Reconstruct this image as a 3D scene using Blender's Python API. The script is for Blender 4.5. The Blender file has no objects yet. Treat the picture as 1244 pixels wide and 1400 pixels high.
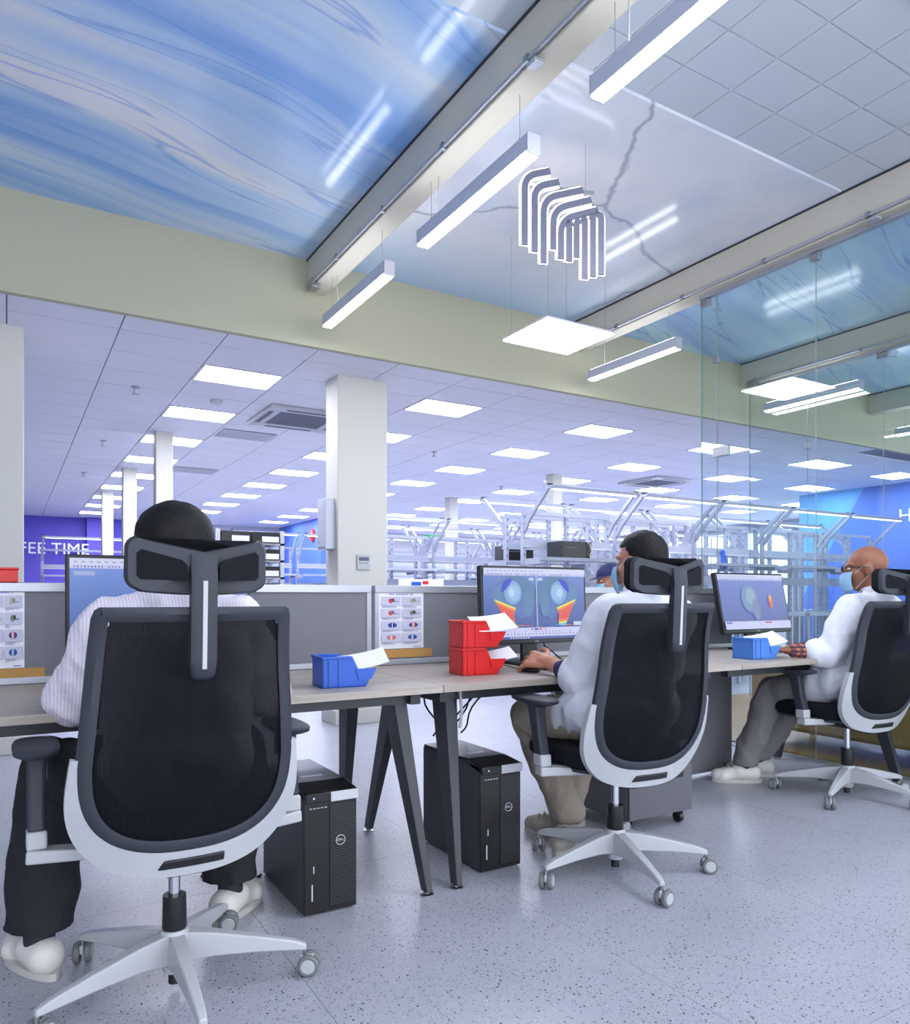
import bpy, bmesh, math, random
from mathutils import Vector, Matrix, noise
random.seed(7)
PI = math.pi
S = bpy.context.scene
COL = S.collection

# ------------------------------------------------------------------ camera, world, exposure
cam_d = bpy.data.cameras.new('camera')
cam = bpy.data.objects.new('camera', cam_d); COL.objects.link(cam)
cam_d.sensor_fit = 'HORIZONTAL'; cam_d.sensor_width = 36.0
cam_d.lens = 36.0 * 1020 / 1244
cam_d.shift_y = 115 / 1244
cam_d.clip_start = 0.02
CAM_H = 1.06
cam.location = (0, 0, CAM_H)
cam.rotation_euler = (PI / 2, 0, -math.radians(30.9))
S.camera = cam
S.view_settings.view_transform = 'Standard'
S.view_settings.look = 'None'
S.view_settings.gamma = 1.0
S.view_settings.use_curve_mapping = False
S.view_settings.exposure = 1.62
wd = bpy.data.worlds.new('world'); S.world = wd; wd.use_nodes = True
wd.node_tree.nodes['Background'].inputs[0].default_value = (0.86, 0.90, 1.0, 1)
wd.node_tree.nodes['Background'].inputs[1].default_value = 1.12
S.cycles.max_bounces = 8
S.cycles.transparent_max_bounces = 16
S.cycles.sample_clamp_indirect = 4.0
S.cycles.caustics_reflective = False
S.cycles.caustics_refractive = False
E_PANEL, E_PEND, E_BENCH, E_SIGN = 11.0, 9.0, 1.1, 1.3

# ------------------------------------------------------------------ materials
def lin(c):
    return tuple(((v / 255) / 12.92 if v / 255 <= 0.04045 else ((v / 255 + 0.055) / 1.055) ** 2.4) for v in c)
MATS = {}
def mat(name, rgb, rough=0.5, metal=0.0, spec=0.5, bump=None, var=None, coat=0.0):
    m = bpy.data.materials.new(name); m.use_nodes = True; MATS[name] = m
    nt = m.node_tree; b = nt.nodes['Principled BSDF']
    c = (*lin(rgb), 1)
    b.inputs['Base Color'].default_value = c
    b.inputs['Roughness'].default_value = rough
    b.inputs['Metallic'].default_value = metal
    b.inputs['Specular IOR Level'].default_value = spec
    b.inputs['Coat Weight'].default_value = coat
    if bump or var:
        tc = nt.nodes.new('ShaderNodeTexCoord')
        n = nt.nodes.new('ShaderNodeTexNoise')
        n.inputs['Scale'].default_value = (bump or var)[0]; n.inputs['Detail'].default_value = 4
        nt.links.new(tc.outputs['Object'], n.inputs['Vector'])
        if bump:
            bp = nt.nodes.new('ShaderNodeBump'); bp.inputs['Strength'].default_value = bump[1]; bp.inputs['Distance'].default_value = bump[2] if len(bump) > 2 else 0.01
            nt.links.new(n.outputs['Fac'], bp.inputs['Height']); nt.links.new(bp.outputs['Normal'], b.inputs['Normal'])
        if var:
            mx = nt.nodes.new('ShaderNodeMix'); mx.data_type = 'RGBA'
            mx.inputs['A'].default_value = c; mx.inputs['B'].default_value = (*[v * var[1] for v in c[:3]], 1)
            nt.links.new(n.outputs['Fac'], mx.inputs['Factor']); nt.links.new(mx.outputs['Result'], b.inputs['Base Color'])
    return m
def emit(name, rgb, strength):
    m = bpy.data.materials.new(name); m.use_nodes = True; MATS[name] = m
    b = m.node_tree.nodes['Principled BSDF']
    b.inputs['Base Color'].default_value = (0.8, 0.8, 0.8, 1)
    b.inputs['Emission Color'].default_value = (*lin(rgb), 1)
    b.inputs['Emission Strength'].default_value = strength
    return m
def nodes(m):
    nt = m.node_tree
    return nt, nt.nodes, nt.links, nt.nodes['Principled BSDF']
def ramp(n, stops):
    r = n.new('ShaderNodeValToRGB')
    e = r.color_ramp.elements
    while len(e) < len(stops): e.new(0.5)
    for i, (p, c) in enumerate(stops):
        e[i].position = p; e[i].color = (*lin(c), 1)
    return r
def mixc(n, l, fac, a, b, blend='MIX'):
    mx = n.new('ShaderNodeMix'); mx.data_type = 'RGBA'; mx.blend_type = blend
    if isinstance(fac, (int, float)): mx.inputs['Factor'].default_value = fac
    else: l.new(fac, mx.inputs['Factor'])
    for k, v in (('A', a), ('B', b)):
        if isinstance(v, tuple): mx.inputs[k].default_value = (*v[:3], 1)
        else: l.new(v, mx.inputs[k])
    return mx.outputs['Result']

mat('wall_white', (188, 189, 197), 0.7)
mat('bulkhead_paint', (184, 182, 157), 0.65, bump=(30, 0.05), var=(1.3, 0.93))
mat('beam_paint', (202, 198, 184), 0.6, bump=(30, 0.05))
mat('column_paint', (204, 202, 195), 0.6, bump=(40, 0.03))
mat('ceiling_tile', (226, 227, 240), 0.75, bump=(120, 0.05))
mat('ceiling_gap', (120, 122, 140), 0.8)
mat('grey_tile', (200, 212, 222), 0.25, coat=0.3)
mat('grid_white', (240, 243, 246), 0.5)
mat('purple_paint', (98, 86, 200), 0.6)
mat('blue_paint', (84, 122, 212), 0.55)
mat('cyan_paint', (98, 170, 232), 0.5)
mat('wall_grey_green', (176, 186, 190), 0.6)
mat('white_metal', (192, 198, 212), 0.35)
mat('bench_metal', (158, 165, 182), 0.4)
mat('white_plastic', (180, 183, 187), 0.32)
mat('dark_plastic', (52, 55, 64), 0.5, spec=0.35, bump=(300, 0.05))
mat('dark_fabric', (28, 29, 34), 0.9, spec=0.15, bump=(500, 0.2))
mat('black_plastic', (24, 25, 28), 0.38)
mat('black_metal', (48, 51, 57), 0.42, bump=(200, 0.08))
mat('chrome', (205, 208, 214), 0.15, metal=1.0)
mat('steel', (165, 168, 172), 0.3, metal=1.0)
mat('caster_grey', (112, 116, 118), 0.5)
mat('caster_hub', (176, 180, 182), 0.45)
mat('partition_fabric', (126, 127, 135), 0.95, bump=(600, 0.25))
mat('aluminium', (186, 189, 198), 0.4, metal=0.6)
mat('grey_panel', (120, 120, 128), 0.6)
mat('pedestal_grey', (92, 92, 98), 0.5)
mat('tower_side', (54, 55, 60), 0.42)
mat('tower_front', (14, 14, 16), 0.3)
mat('tower_silver', (190, 194, 198), 0.35)
mat('blue_plastic', (14, 84, 186), 0.35)
mat('light_blue_plastic', (70, 125, 205), 0.4)
mat('red_plastic', (214, 32, 32), 0.38)
mat('paper', (238, 238, 246), 0.8)
mat('cardboard', (196, 150, 84), 0.8, var=(12, 0.85))
mat('skin_tan', (196, 138, 112), 0.55, var=(25, 0.9))
mat('skin_brown', (150, 98, 74), 0.5, var=(25, 0.88))
mat('hair_black', (14, 13, 15), 0.6, spec=0.3, bump=(90, 0.3))
mat('shirt_white', (226, 222, 232), 0.85, bump=(14, 0.5, 0.02))
mat('coat_white', (222, 226, 236), 0.8, bump=(12, 0.5, 0.02))
mat('trousers_black', (26, 27, 34), 0.85, bump=(18, 0.5, 0.02))
mat('trousers_beige', (150, 141, 128), 0.85, bump=(18, 0.5, 0.02))
mat('trousers_grey', (122, 120, 122), 0.85, bump=(18, 0.5, 0.02))
mat('navy_cloth', (30, 38, 84), 0.8)
mat('plaid_base', (120, 70, 62), 0.85)
mat('shoe_white', (222, 220, 214), 0.55)
mat('shoe_grey', (166, 160, 150), 0.6)
mat('sole', (196, 194, 188), 0.6)
mat('sock_dark', (46, 48, 56), 0.9)
mat('mask_blue', (150, 196, 225), 0.8)
mat('eye_white', (225, 222, 218), 0.3)
mat('vent_dark', (95, 98, 112), 0.7)
mat('reflected_ochre', (150, 118, 52), 0.35, var=(3, 0.75))
mat('reflected_tan', (150, 122, 76), 0.55, var=(8, 0.85))
mat('cable', (20, 20, 22), 0.5)
mat('grey_cable', (170, 172, 178), 0.5)
mat('glass_edge', (120, 175, 165), 0.2)
mat('sign_face', (112, 118, 138), 0.4, var=(10, 0.8))
mat('letter_white', (240, 240, 248), 0.5)
mat('green_sign', (30, 170, 95), 0.5)
emit('panel_light', (238, 240, 255), E_PANEL)
emit('pendant_light', (245, 247, 255), E_PEND)
emit('added_uplight', (245, 247, 255), 3.2)
emit('bench_light', (235, 240, 255), E_BENCH)
emit('reflected_sign_glow', (255, 222, 208), E_SIGN)
emit('window_light', (205, 222, 255), 1.0)
emit('downlight_glow', (255, 250, 240), 5.0)

def make_terrazzo():
    m = mat('terrazzo', (176, 180, 196), 0.32)
    nt, n, l, b = nodes(m)
    tc = n.new('ShaderNodeTexCoord')
    col = None
    def chips(scale, thr, keep):
        v = n.new('ShaderNodeTexVoronoi'); v.inputs['Scale'].default_value = scale
        l.new(tc.outputs['Object'], v.inputs['Vector'])
        a = n.new('ShaderNodeMath'); a.operation = 'LESS_THAN'; l.new(v.outputs['Distance'], a.inputs[0]); a.inputs[1].default_value = thr
        s = n.new('ShaderNodeSeparateColor'); l.new(v.outputs['Color'], s.inputs[0])
        k = n.new('ShaderNodeMath'); k.operation = 'LESS_THAN'; l.new(s.outputs[0], k.inputs[0]); k.inputs[1].default_value = keep
        mlt = n.new('ShaderNodeMath'); mlt.operation = 'MULTIPLY'; l.new(a.outputs[0], mlt.inputs[0]); l.new(k.outputs[0], mlt.inputs[1])
        return mlt.outputs[0]
    ns = n.new('ShaderNodeTexNoise'); ns.inputs['Scale'].default_value = 2.5; ns.inputs['Detail'].default_value = 5; l.new(tc.outputs['Object'], ns.inputs['Vector'])
    base = mixc(n, l, ns.outputs['Fac'], lin((158, 161, 172)), lin((180, 182, 192)))
    c1 = mixc(n, l, chips(150, 0.30, 0.35), base, lin((84, 88, 100)))
    c2 = mixc(n, l, chips(78, 0.25, 0.2), c1, lin((44, 46, 56)))
    c3 = mixc(n, l, chips(110, 0.28, 0.15), c2, lin((192, 194, 200)))
    l.new(c3, b.inputs['Base Color'])
make_terrazzo()

def make_wood():
    m = mat('desk_wood', (205, 196, 186), 0.45)
    nt, n, l, b = nodes(m)
    tc = n.new('ShaderNodeTexCoord'); mp = n.new('ShaderNodeMapping'); mp.inputs['Scale'].default_value = (1.2, 22, 22)
    l.new(tc.outputs['Object'], mp.inputs[0])
    ns = n.new('ShaderNodeTexNoise'); ns.inputs['Scale'].default_value = 2.0; ns.inputs['Detail'].default_value = 6; ns.inputs['Distortion'].default_value = 0.6
    l.new(mp.outputs[0], ns.inputs['Vector'])
    r = ramp(n, [(0.3, (152, 143, 133)), (0.7, (176, 168, 158))]); l.new(ns.outputs['Fac'], r.inputs[0])
    l.new(r.outputs[0], b.inputs['Base Color'])
make_wood()

def make_blue_ceiling(name, seed, c_lo, c_mid, c_hi, line=(70, 120, 215)):
    m = mat(name, c_mid, 0.12, spec=0.5)
    nt, n, l, b = nodes(m)
    tc = n.new('ShaderNodeTexCoord')
    m0 = n.new('ShaderNodeMapping'); m0.inputs['Rotation'].default_value = (0, 0, math.radians(-16))
    mp = n.new('ShaderNodeMapping'); mp.inputs['Scale'].default_value = (0.13, 1.7, 1); mp.inputs['Location'].default_value = (seed, seed * 2.3, 0)
    wv = n.new('ShaderNodeTexNoise'); wv.inputs['Scale'].default_value = 0.35; wv.inputs['Detail'].default_value = 2
    l.new(tc.outputs['Object'], wv.inputs['Vector'])
    ad = n.new('ShaderNodeVectorMath'); ad.operation = 'MULTIPLY_ADD'; l.new(wv.outputs['Color'], ad.inputs[0]); ad.inputs[1].default_value = (0.7, 0.8, 0); l.new(tc.outputs['Object'], ad.inputs[2])
    l.new(ad.outputs[0], m0.inputs[0]); l.new(m0.outputs[0], mp.inputs[0])
    ns = n.new('ShaderNodeTexNoise'); ns.inputs['Scale'].default_value = 1.3; ns.inputs['Detail'].default_value = 3.5; ns.inputs['Roughness'].default_value = 0.55
    l.new(mp.outputs[0], ns.inputs['Vector'])
    r = ramp(n, [(0.36, c_lo), (0.49, c_mid), (0.62, c_hi)]); l.new(ns.outputs['Fac'], r.inputs[0])
    w = n.new('ShaderNodeTexNoise'); w.inputs['Scale'].default_value = 2.2; w.inputs['Detail'].default_value = 3; l.new(mp.outputs[0], w.inputs['Vector'])
    a = n.new('ShaderNodeMath'); a.operation = 'SUBTRACT'; l.new(w.outputs['Fac'], a.inputs[0]); a.inputs[1].default_value = 0.5
    ab = n.new('ShaderNodeMath'); ab.operation = 'ABSOLUTE'; l.new(a.outputs[0], ab.inputs[0])
    mr = n.new('ShaderNodeMapRange'); l.new(ab.outputs[0], mr.inputs[0]); mr.inputs[1].default_value = 0.0; mr.inputs[2].default_value = 0.012; mr.inputs[3].default_value = 0.6; mr.inputs[4].default_value = 0.0
    l.new(mixc(n, l, mr.outputs[0], r.outputs[0], lin(line)), b.inputs['Base Color'])
make_blue_ceiling('blue_ceiling', 0.0, (134, 180, 240), (184, 213, 245), (230, 235, 242), (110, 160, 232))
make_blue_ceiling('deep_blue_ceiling', 3.7, (130, 160, 234), (164, 202, 240), (190, 226, 240), (100, 126, 215))
def make_reflected_marble():  # reflected marble wall painted into the ceiling colour
    m = mat('reflected_marble', (205, 216, 230), 0.1)
    nt, n, l, b = nodes(m)
    tc = n.new('ShaderNodeTexCoord')
    ns = n.new('ShaderNodeTexNoise'); ns.inputs['Scale'].default_value = 1.6; ns.inputs['Detail'].default_value = 5; l.new(tc.outputs['Object'], ns.inputs['Vector'])
    ad = n.new('ShaderNodeVectorMath'); ad.operation = 'MULTIPLY_ADD'; l.new(ns.outputs['Color'], ad.inputs[0]); ad.inputs[1].default_value = (0.5, 0.5, 0); l.new(tc.outputs['Object'], ad.inputs[2])
    v = n.new('ShaderNodeTexVoronoi'); v.feature = 'DISTANCE_TO_EDGE'; v.inputs['Scale'].default_value = 0.5; l.new(ad.outputs[0], v.inputs['Vector'])
    mr = n.new('ShaderNodeMapRange'); l.new(v.outputs['Distance'], mr.inputs[0]); mr.inputs[1].default_value = 0.002; mr.inputs[2].default_value = 0.012; mr.inputs[3].default_value = 0.6; mr.inputs[4].default_value = 0.0
    r = ramp(n, [(0.35, (212, 224, 238)), (0.6, (232, 237, 243))]); l.new(ns.outputs['Fac'], r.inputs[0])
    sp = n.new('ShaderNodeSeparateXYZ'); l.new(tc.outputs['Object'], sp.inputs[0])
    # printed blue wash in the corner where the panel meets the bulkhead
    yy = n.new('ShaderNodeMapRange'); l.new(sp.outputs[1], yy.inputs[0]); yy.inputs[1].default_value = 4.3; yy.inputs[2].default_value = 5.2; yy.inputs[3].default_value = 0; yy.inputs[4].default_value = 0.8
    col = mixc(n, l, mr.outputs[0], r.outputs[0], lin((118, 134, 160)))
    l.new(mixc(n, l, yy.outputs[0], col, lin((165, 202, 240))), b.inputs['Base Color'])
make_reflected_marble()

def make_upright():
    m = mat('slotted_metal', (214, 220, 236), 0.35)
    nt, n, l, b = nodes(m)
    tc = n.new('ShaderNodeTexCoord'); sp = n.new('ShaderNodeSeparateXYZ'); l.new(tc.outputs['Object'], sp.inputs[0])
    k = n.new('ShaderNodeMath'); k.operation = 'MULTIPLY'; l.new(sp.outputs[2], k.inputs[0]); k.inputs[1].default_value = 12
    f = n.new('ShaderNodeMath'); f.operation = 'FRACT'; l.new(k.outputs[0], f.inputs[0])
    g = n.new('ShaderNodeMath'); g.operation = 'LESS_THAN'; l.new(f.outputs[0], g.inputs[0]); g.inputs[1].default_value = 0.42
    s2 = n.new('ShaderNodeSeparateXYZ'); l.new(tc.outputs['Generated'], s2.inputs[0])
    c1 = n.new('ShaderNodeMath'); c1.operation = 'COMPARE'; l.new(s2.outputs[0], c1.inputs[0]); c1.inputs[1].default_value = .5; c1.inputs[2].default_value = .22
    c2 = n.new('ShaderNodeMath'); c2.operation = 'MULTIPLY'; l.new(c1.outputs[0], c2.inputs[0]); l.new(g.outputs[0], c2.inputs[1]); g = c2
    l.new(mixc(n, l, g.outputs[0], lin((160, 167, 184)), lin((96, 104, 130))), b.inputs['Base Color'])
make_upright()

def make_mesh_fabric():
    m = mat('mesh_fabric', (20, 21, 25), 0.9, spec=0.1)
    nt, n, l, b = nodes(m)
    tc = n.new('ShaderNodeTexCoord')
    w = n.new('ShaderNodeTexWave'); w.bands_direction = 'X'; w.inputs['Scale'].default_value = 70; l.new(tc.outputs['Object'], w.inputs['Vector'])
    l.new(mixc(n, l, w.outputs['Fac'], lin((13, 14, 18)), lin((27, 28, 34))), b.inputs['Base Color'])
    tr = n.new('ShaderNodeBsdfTransparent'); mx = n.new('ShaderNodeMixShader'); mx.inputs[0].default_value = 0.965
    l.new(tr.outputs[0], mx.inputs[1]); l.new(b.outputs[0], mx.inputs[2])
    l.new(mx.outputs[0], n['Material Output'].inputs[0])
make_mesh_fabric()

def make_glass():
    m = bpy.data.materials.new('clear_glass'); m.use_nodes = True; MATS['clear_glass'] = m
    nt = m.node_tree; n = nt.nodes; l = nt.links; n.remove(n['Principled BSDF'])
    tr = n.new('ShaderNodeBsdfTransparent'); tr.inputs[0].default_value = (0.90, 0.945, 0.945, 1)
    gl = n.new('ShaderNodeBsdfGlossy'); gl.inputs['Roughness'].default_value = 0.0
    lw = n.new('ShaderNodeLayerWeight'); lw.inputs[0].default_value = 0.5
    pw = n.new('ShaderNodeMath'); pw.operation = 'POWER'; l.new(lw.outputs['Facing'], pw.inputs[0]); pw.inputs[1].default_value = 4.0
    fr = n.new('ShaderNodeMapRange'); l.new(pw.outputs[0], fr.inputs[0]); fr.inputs[3].default_value = 0.045; fr.inputs[4].default_value = 0.6
    mx = n.new('ShaderNodeMixShader'); l.new(fr.outputs[0], mx.inputs[0]); l.new(tr.outputs[0], mx.inputs[1]); l.new(gl.outputs[0], mx.inputs[2])
    l.new(mx.outputs[0], n['Material Output'].inputs[0])
make_glass()

def make_plaid():
    m = MATS['plaid_base']; nt, n, l, b = nodes(m)
    tc = n.new('ShaderNodeTexCoord')
    c = lin((112, 74, 78))
    for ax, colr in (('X', (190, 110, 80)), ('Z', (52, 46, 70))):
        w = n.new('ShaderNodeTexWave'); w.bands_direction = ax; w.inputs['Scale'].default_value = 14; l.new(tc.outputs['Object'], w.inputs['Vector'])
        g = n.new('ShaderNodeMath'); g.operation = 'GREATER_THAN'; l.new(w.outputs['Fac'], g.inputs[0]); g.inputs[1].default_value = 0.72
        c = mixc(n, l, g.outputs[0], c, lin(colr))
    l.new(c, b.inputs['Base Color'])
make_plaid()

def make_stripe_shirt():
    m = MATS['shirt_white']; nt, n, l, b = nodes(m)
    tc = n.new('ShaderNodeTexCoord')
    w = n.new('ShaderNodeTexWave'); w.bands_direction = 'X'; w.inputs['Scale'].default_value = 38; l.new(tc.outputs['Object'], w.inputs['Vector'])
    l.new(mixc(n, l, w.outputs['Fac'], lin((214, 206, 222)), lin((234, 230, 238))), b.inputs['Base Color'])
make_stripe_shirt()

def print_mat(name, emissive):
    m = bpy.data.materials.new(name); m.use_nodes = True; MATS[name] = m
    nt, n, l, b = nodes(m)
    a = n.new('ShaderNodeAttribute'); a.attribute_name = 'Col'
    b.inputs['Roughness'].default_value = 0.35 if emissive else 0.7
    if emissive:
        b.inputs['Base Color'].default_value = (0.02, 0.02, 0.02, 1)
        l.new(a.outputs['Color'], b.inputs['Emission Color']); b.inputs['Emission Strength'].default_value = emissive
    else:
        l.new(a.outputs['Color'], b.inputs['Base Color'])
print_mat('screen_print', 0.28)
print_mat('paper_print', 0)

# ------------------------------------------------------------------ mesh builder
class MB:
    def __init__(s): s.v = []; s.f = []
    def add(s, vs, fs, M=None):
        o = len(s.v)
        s.v += [tuple(M @ Vector(p)) if M is not None else tuple(p) for p in vs]
        s.f += [tuple(i + o for i in f) for f in fs]
        return s
    def box(s, x0, x1, y0, y1, z0, z1, M=None):
        vs = [(x0, y0, z0), (x1, y0, z0), (x1, y1, z0), (x0, y1, z0), (x0, y0, z1), (x1, y0, z1), (x1, y1, z1), (x0, y1, z1)]
        return s.add(vs, [(3, 2, 1, 0), (4, 5, 6, 7), (0, 1, 5, 4), (1, 2, 6, 5), (2, 3, 7, 6), (3, 0, 4, 7)], M)
    def hexa(s, a, b):                       # two quads -> solid
        return s.add(list(a) + list(b), [(3, 2, 1, 0), (4, 5, 6, 7), (0, 1, 5, 4), (1, 2, 6, 5), (2, 3, 7, 6), (3, 0, 4, 7)])
    def beam(s, p0, p1, w0, h0, w1=None, h1=None, up=(0, 0, 1)):
        p0, p1 = Vector(p0), Vector(p1); w1 = w0 if w1 is None else w1; h1 = h0 if h1 is None else h1
        d = (p1 - p0).normalized(); up = Vector(up)
        sd = d.cross(up)
        if sd.length < 1e-4: sd = d.cross(Vector((0, 1, 0)))
        sd.normalize(); u = sd.cross(d).normalized()
        q = lambda p, w, h: [p - sd * w / 2 - u * h / 2, p + sd * w / 2 - u * h / 2, p + sd * w / 2 + u * h / 2, p - sd * w / 2 + u * h / 2]
        return s.hexa(q(p0, w0, h0), q(p1, w1, h1))
    def rings(s, rs, close=True, cap=True):  # list of rings of equal length
        o = len(s.v); m = len(rs[0])
        for r in rs: s.v += [tuple(p) for p in r]
        for i in range(len(rs) - 1):
            for j in range(m if close else m - 1):
                k = (j + 1) % m
                s.f.append((o + i * m + j, o + i * m + k, o + (i + 1) * m + k, o + (i + 1) * m + j))
        if cap:
            s.f.append(tuple(o + j for j in range(m))[::-1]); s.f.append(tuple(o + (len(rs) - 1) * m + j for j in range(m)))
        return s
    def lathe(s, prof, c=(0, 0, 0), n=20, axis='Z', cap=True):
        rs = []
        for r, h in prof:
            ring = []
            for j in range(n):
                a = 2 * PI * j / n
                p = (r * math.cos(a), r * math.sin(a), h)
                if axis == 'X': p = (h, p[0], p[1])
                if axis == 'Y': p = (p[1], h, p[0])
                ring.append((p[0] + c[0], p[1] + c[1], p[2] + c[2]))
            rs.append(ring)
        return s.rings(rs, True, cap)
    def tube(s, pts, r, n=8):
        pts = [Vector(p) for p in pts]; rs = []
        prev = None
        for i, p in enumerate(pts):
            d = (pts[min(i + 1, len(pts) - 1)] - pts[max(i - 1, 0)]).normalized()
            if prev is None:
                a = d.cross(Vector((0, 0, 1)))
                if a.length < 1e-3: a = d.cross(Vector((0, 1, 0)))
            else: a = prev - d * prev.dot(d)
            a.normalize(); prev = a; b = d.cross(a)
            rr = r[i] if isinstance(r, (list, tuple)) else r
            rs.append([p + a * rr * math.cos(2 * PI * j / n) + b * rr * math.sin(2 * PI * j / n) for j in range(n)])
        return s.rings(rs)
    def capsule(s, p0, p1, r0, r1, n=14, m=5):
        p0, p1 = Vector(p0), Vector(p1); d = p1 - p0; L = d.length
        if L < 1e-6: d = Vector((0, 0, 1))
        d = d.normalized(); a = d.cross(Vector((0.3, 0.2, 1))); a.normalize(); b = d.cross(a); rs = []
        for k in range(m):
            t = -PI / 2 + (k + 0.25) / m * PI / 2
            rs.append((p0 + d * r0 * math.sin(t), r0 * math.cos(t)))
        rs.append((p0, r0)); rs.append((p1, r1))
        for k in range(m):
            t = (k + 0.75) / m * PI / 2
            rs.append((p1 + d * r1 * math.sin(t), r1 * math.cos(t)))
        return s.rings([[c + a * r * math.cos(2 * PI * j / n) + b * r * math.sin(2 * PI * j / n) for j in range(n)] for c, r in rs])
    def ell(s, c, r, M=None, n=18, m=12):
        rs = []
        M = M or Matrix.Identity(3); c = Vector(c)
        for k in range(m):
            t = -PI / 2 + (k + 0.3) / (m - 0.4) * PI
            rs.append([c + M @ Vector((r[0] * math.cos(t) * math.cos(2 * PI * j / n), r[1] * math.cos(t) * math.sin(2 * PI * j / n), r[2] * math.sin(t))) for j in range(n)])
        return s.rings(rs)
    def mesh(s, name):
        me = bpy.data.meshes.new(name); me.from_pydata(s.v, [], s.f)
        bm = bmesh.new(); bm.from_mesh(me); bmesh.ops.recalc_face_normals(bm, faces=bm.faces); bm.to_mesh(me); bm.free()
        return me
    def build(s, name, m, parent=None, loc=None, smooth=35, bevel=0, seg=2):
        me = s.mesh(name)
        return link(name, me, m, parent, loc, smooth, bevel, seg)
def link(name, me, m, parent=None, loc=None, smooth=35, bevel=0, seg=2):
    if not me.materials: me.materials.append(MATS[m])
    if smooth:
        me.polygons.foreach_set('use_smooth', [True] * len(me.polygons))
        me.set_sharp_from_angle(angle=math.radians(smooth))
    o = bpy.data.objects.new(name, me); COL.objects.link(o)
    if parent: o.parent = parent
    if loc: o.location = loc
    if bevel:
        md = o.modifiers.new('edge', 'BEVEL'); md.width = bevel; md.segments = seg; md.limit_method = 'ANGLE'; md.angle_limit = math.radians(40)
    return o
def tag(o, label, cat, group=None):
    o['label'] = label; o['category'] = cat
    if group: o['group'] = group
    return o
def thing(name, label, cat, loc=(0, 0, 0), group=None, rz=0):
    o = bpy.data.objects.new(name, None); COL.objects.link(o); o.location = loc; o.rotation_euler = (0, 0, rz)
    o.empty_display_size = 0.1
    return tag(o, label, cat, group)
def struct(o, label=None, cat=None):
    o['kind'] = 'structure'
    if label: o['label'] = label
    if cat: o['category'] = cat
    return o
def copy_tree(o, parent=None):
    c = o.copy(); COL.objects.link(c); c.parent = parent
    for ch in o.children: copy_tree(ch, c)
    return c
def bx(name, m, parent, x0, x1, y0, y1, z0, z1, bevel=0, smooth=0):
    return MB().box(x0, x1, y0, y1, z0, z1).build(name, m, parent, smooth=smooth or (35 if bevel else 0), bevel=bevel)
def color_polys(name, polys, m, parent, M):
    """flat print: list of (rgb, [(u,v),...]) stacked 0.15 mm apart; M maps (u,v,h) to parent space"""
    vs, fs, cs = [], [], []
    for i, (rgb, pts) in enumerate(polys):
        o = len(vs)
        vs += [tuple(M(p[0], p[1], i * 0.00012)) for p in pts]; fs.append(tuple(range(o, o + len(pts)))); cs.append(rgb)
    me = bpy.data.meshes.new(name); me.from_pydata(vs, [], fs)
    at = me.color_attributes.new('Col', 'FLOAT_COLOR', 'CORNER')
    k = 0
    for p, c in zip(me.polygons, cs):
        for _ in p.loop_indices:
            at.data[k].color = (*lin(c), 1); k += 1
    me.materials.append(MATS[m])
    o = bpy.data.objects.new(name, me); COL.objects.link(o); o.parent = parent
    return o
def disc(cu, cv, ru, rv, n=20, a0=0, a1=2 * PI):
    return [(cu + ru * math.cos(a0 + (a1 - a0) * i / n), cv + rv * math.sin(a0 + (a1 - a0) * i / n)) for i in range(n + (0 if abs(a1 - a0 - 2 * PI) < 1e-6 else 1))]
def rect(u0, u1, v0, v1): return [(u0, v0), (u1, v0), (u1, v1), (u0, v1)]
def text(name, body, size, m, parent, loc, rot, ext=0.004, align='CENTER'):
    c = bpy.data.curves.new(name, 'FONT'); c.body = body; c.size = size; c.extrude = ext; c.align_x = align; c.align_y = 'CENTER'
    c.materials.append(MATS[m])
    f = bpy.data.objects.new('tmp', c); COL.objects.link(f)
    me = bpy.data.meshes.new_from_object(f.evaluated_get(bpy.context.evaluated_depsgraph_get())); me.name = name
    bpy.data.objects.remove(f); bpy.data.curves.remove(c)
    o = bpy.data.objects.new(name, me); COL.objects.link(o); o.location = loc; o.rotation_euler = rot
    if parent: o.parent = parent
    return o
ORD = ['first', 'second', 'third', 'fourth', 'fifth', 'sixth', 'seventh', 'eighth', 'ninth', 'tenth']

# ------------------------------------------------------------------ setting
ZC, ZB, ZBEAM = 3.50, 2.88, 3.265          # printed ceiling, rear ceiling, beam underside
Y_BULK, Y_BACK = 5.2, 19.5

def build_floor():
    fl = bx('floor', 'terrazzo', None, -4, 18, -3, Y_BACK + 0.2, -0.06, -0.004)
    struct(fl, 'pale speckled terrazzo floor with dark chips', 'floor')
    sx, sy = 0.84, 1.68
    me = MB().box(0.0008, sx - 0.0008, 0.0008, sy - 0.0008, -0.004, 0.0).mesh('floor_tile')
    for i in range(-2, 9):
        for j in range(0, 5):
            x, y = -0.14 + i * sx, -0.62 + j * sy
            link('floor_tile', me, 'terrazzo', fl, (x, y, 0), smooth=0)
    # speckled floor further back is one surface
    bx('floor_field', 'terrazzo', fl, -0.14 + 9 * sx, 18, -0.6, Y_BACK, -0.004, 0.0)
    bx('floor_field', 'terrazzo', fl, -4, -0.14 + 9 * sx, -0.62 + 5 * sy, Y_BACK, -0.004, 0.0)
    bx('floor_field', 'terrazzo', fl, -4, -0.14 - 2 * sx, -0.62, -0.62 + 5 * sy, -0.004, 0.0)
build_floor()
struct(bx('floor_stand_in', 'reflected_ochre', None, 4.52, 8.6, -1.0, 5.3, 0.001, 0.010), 'ochre slab standing in for tan reflections behind the glass wall', 'floor')  # added slab, its ochre taken from a reflection in the glass

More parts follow.
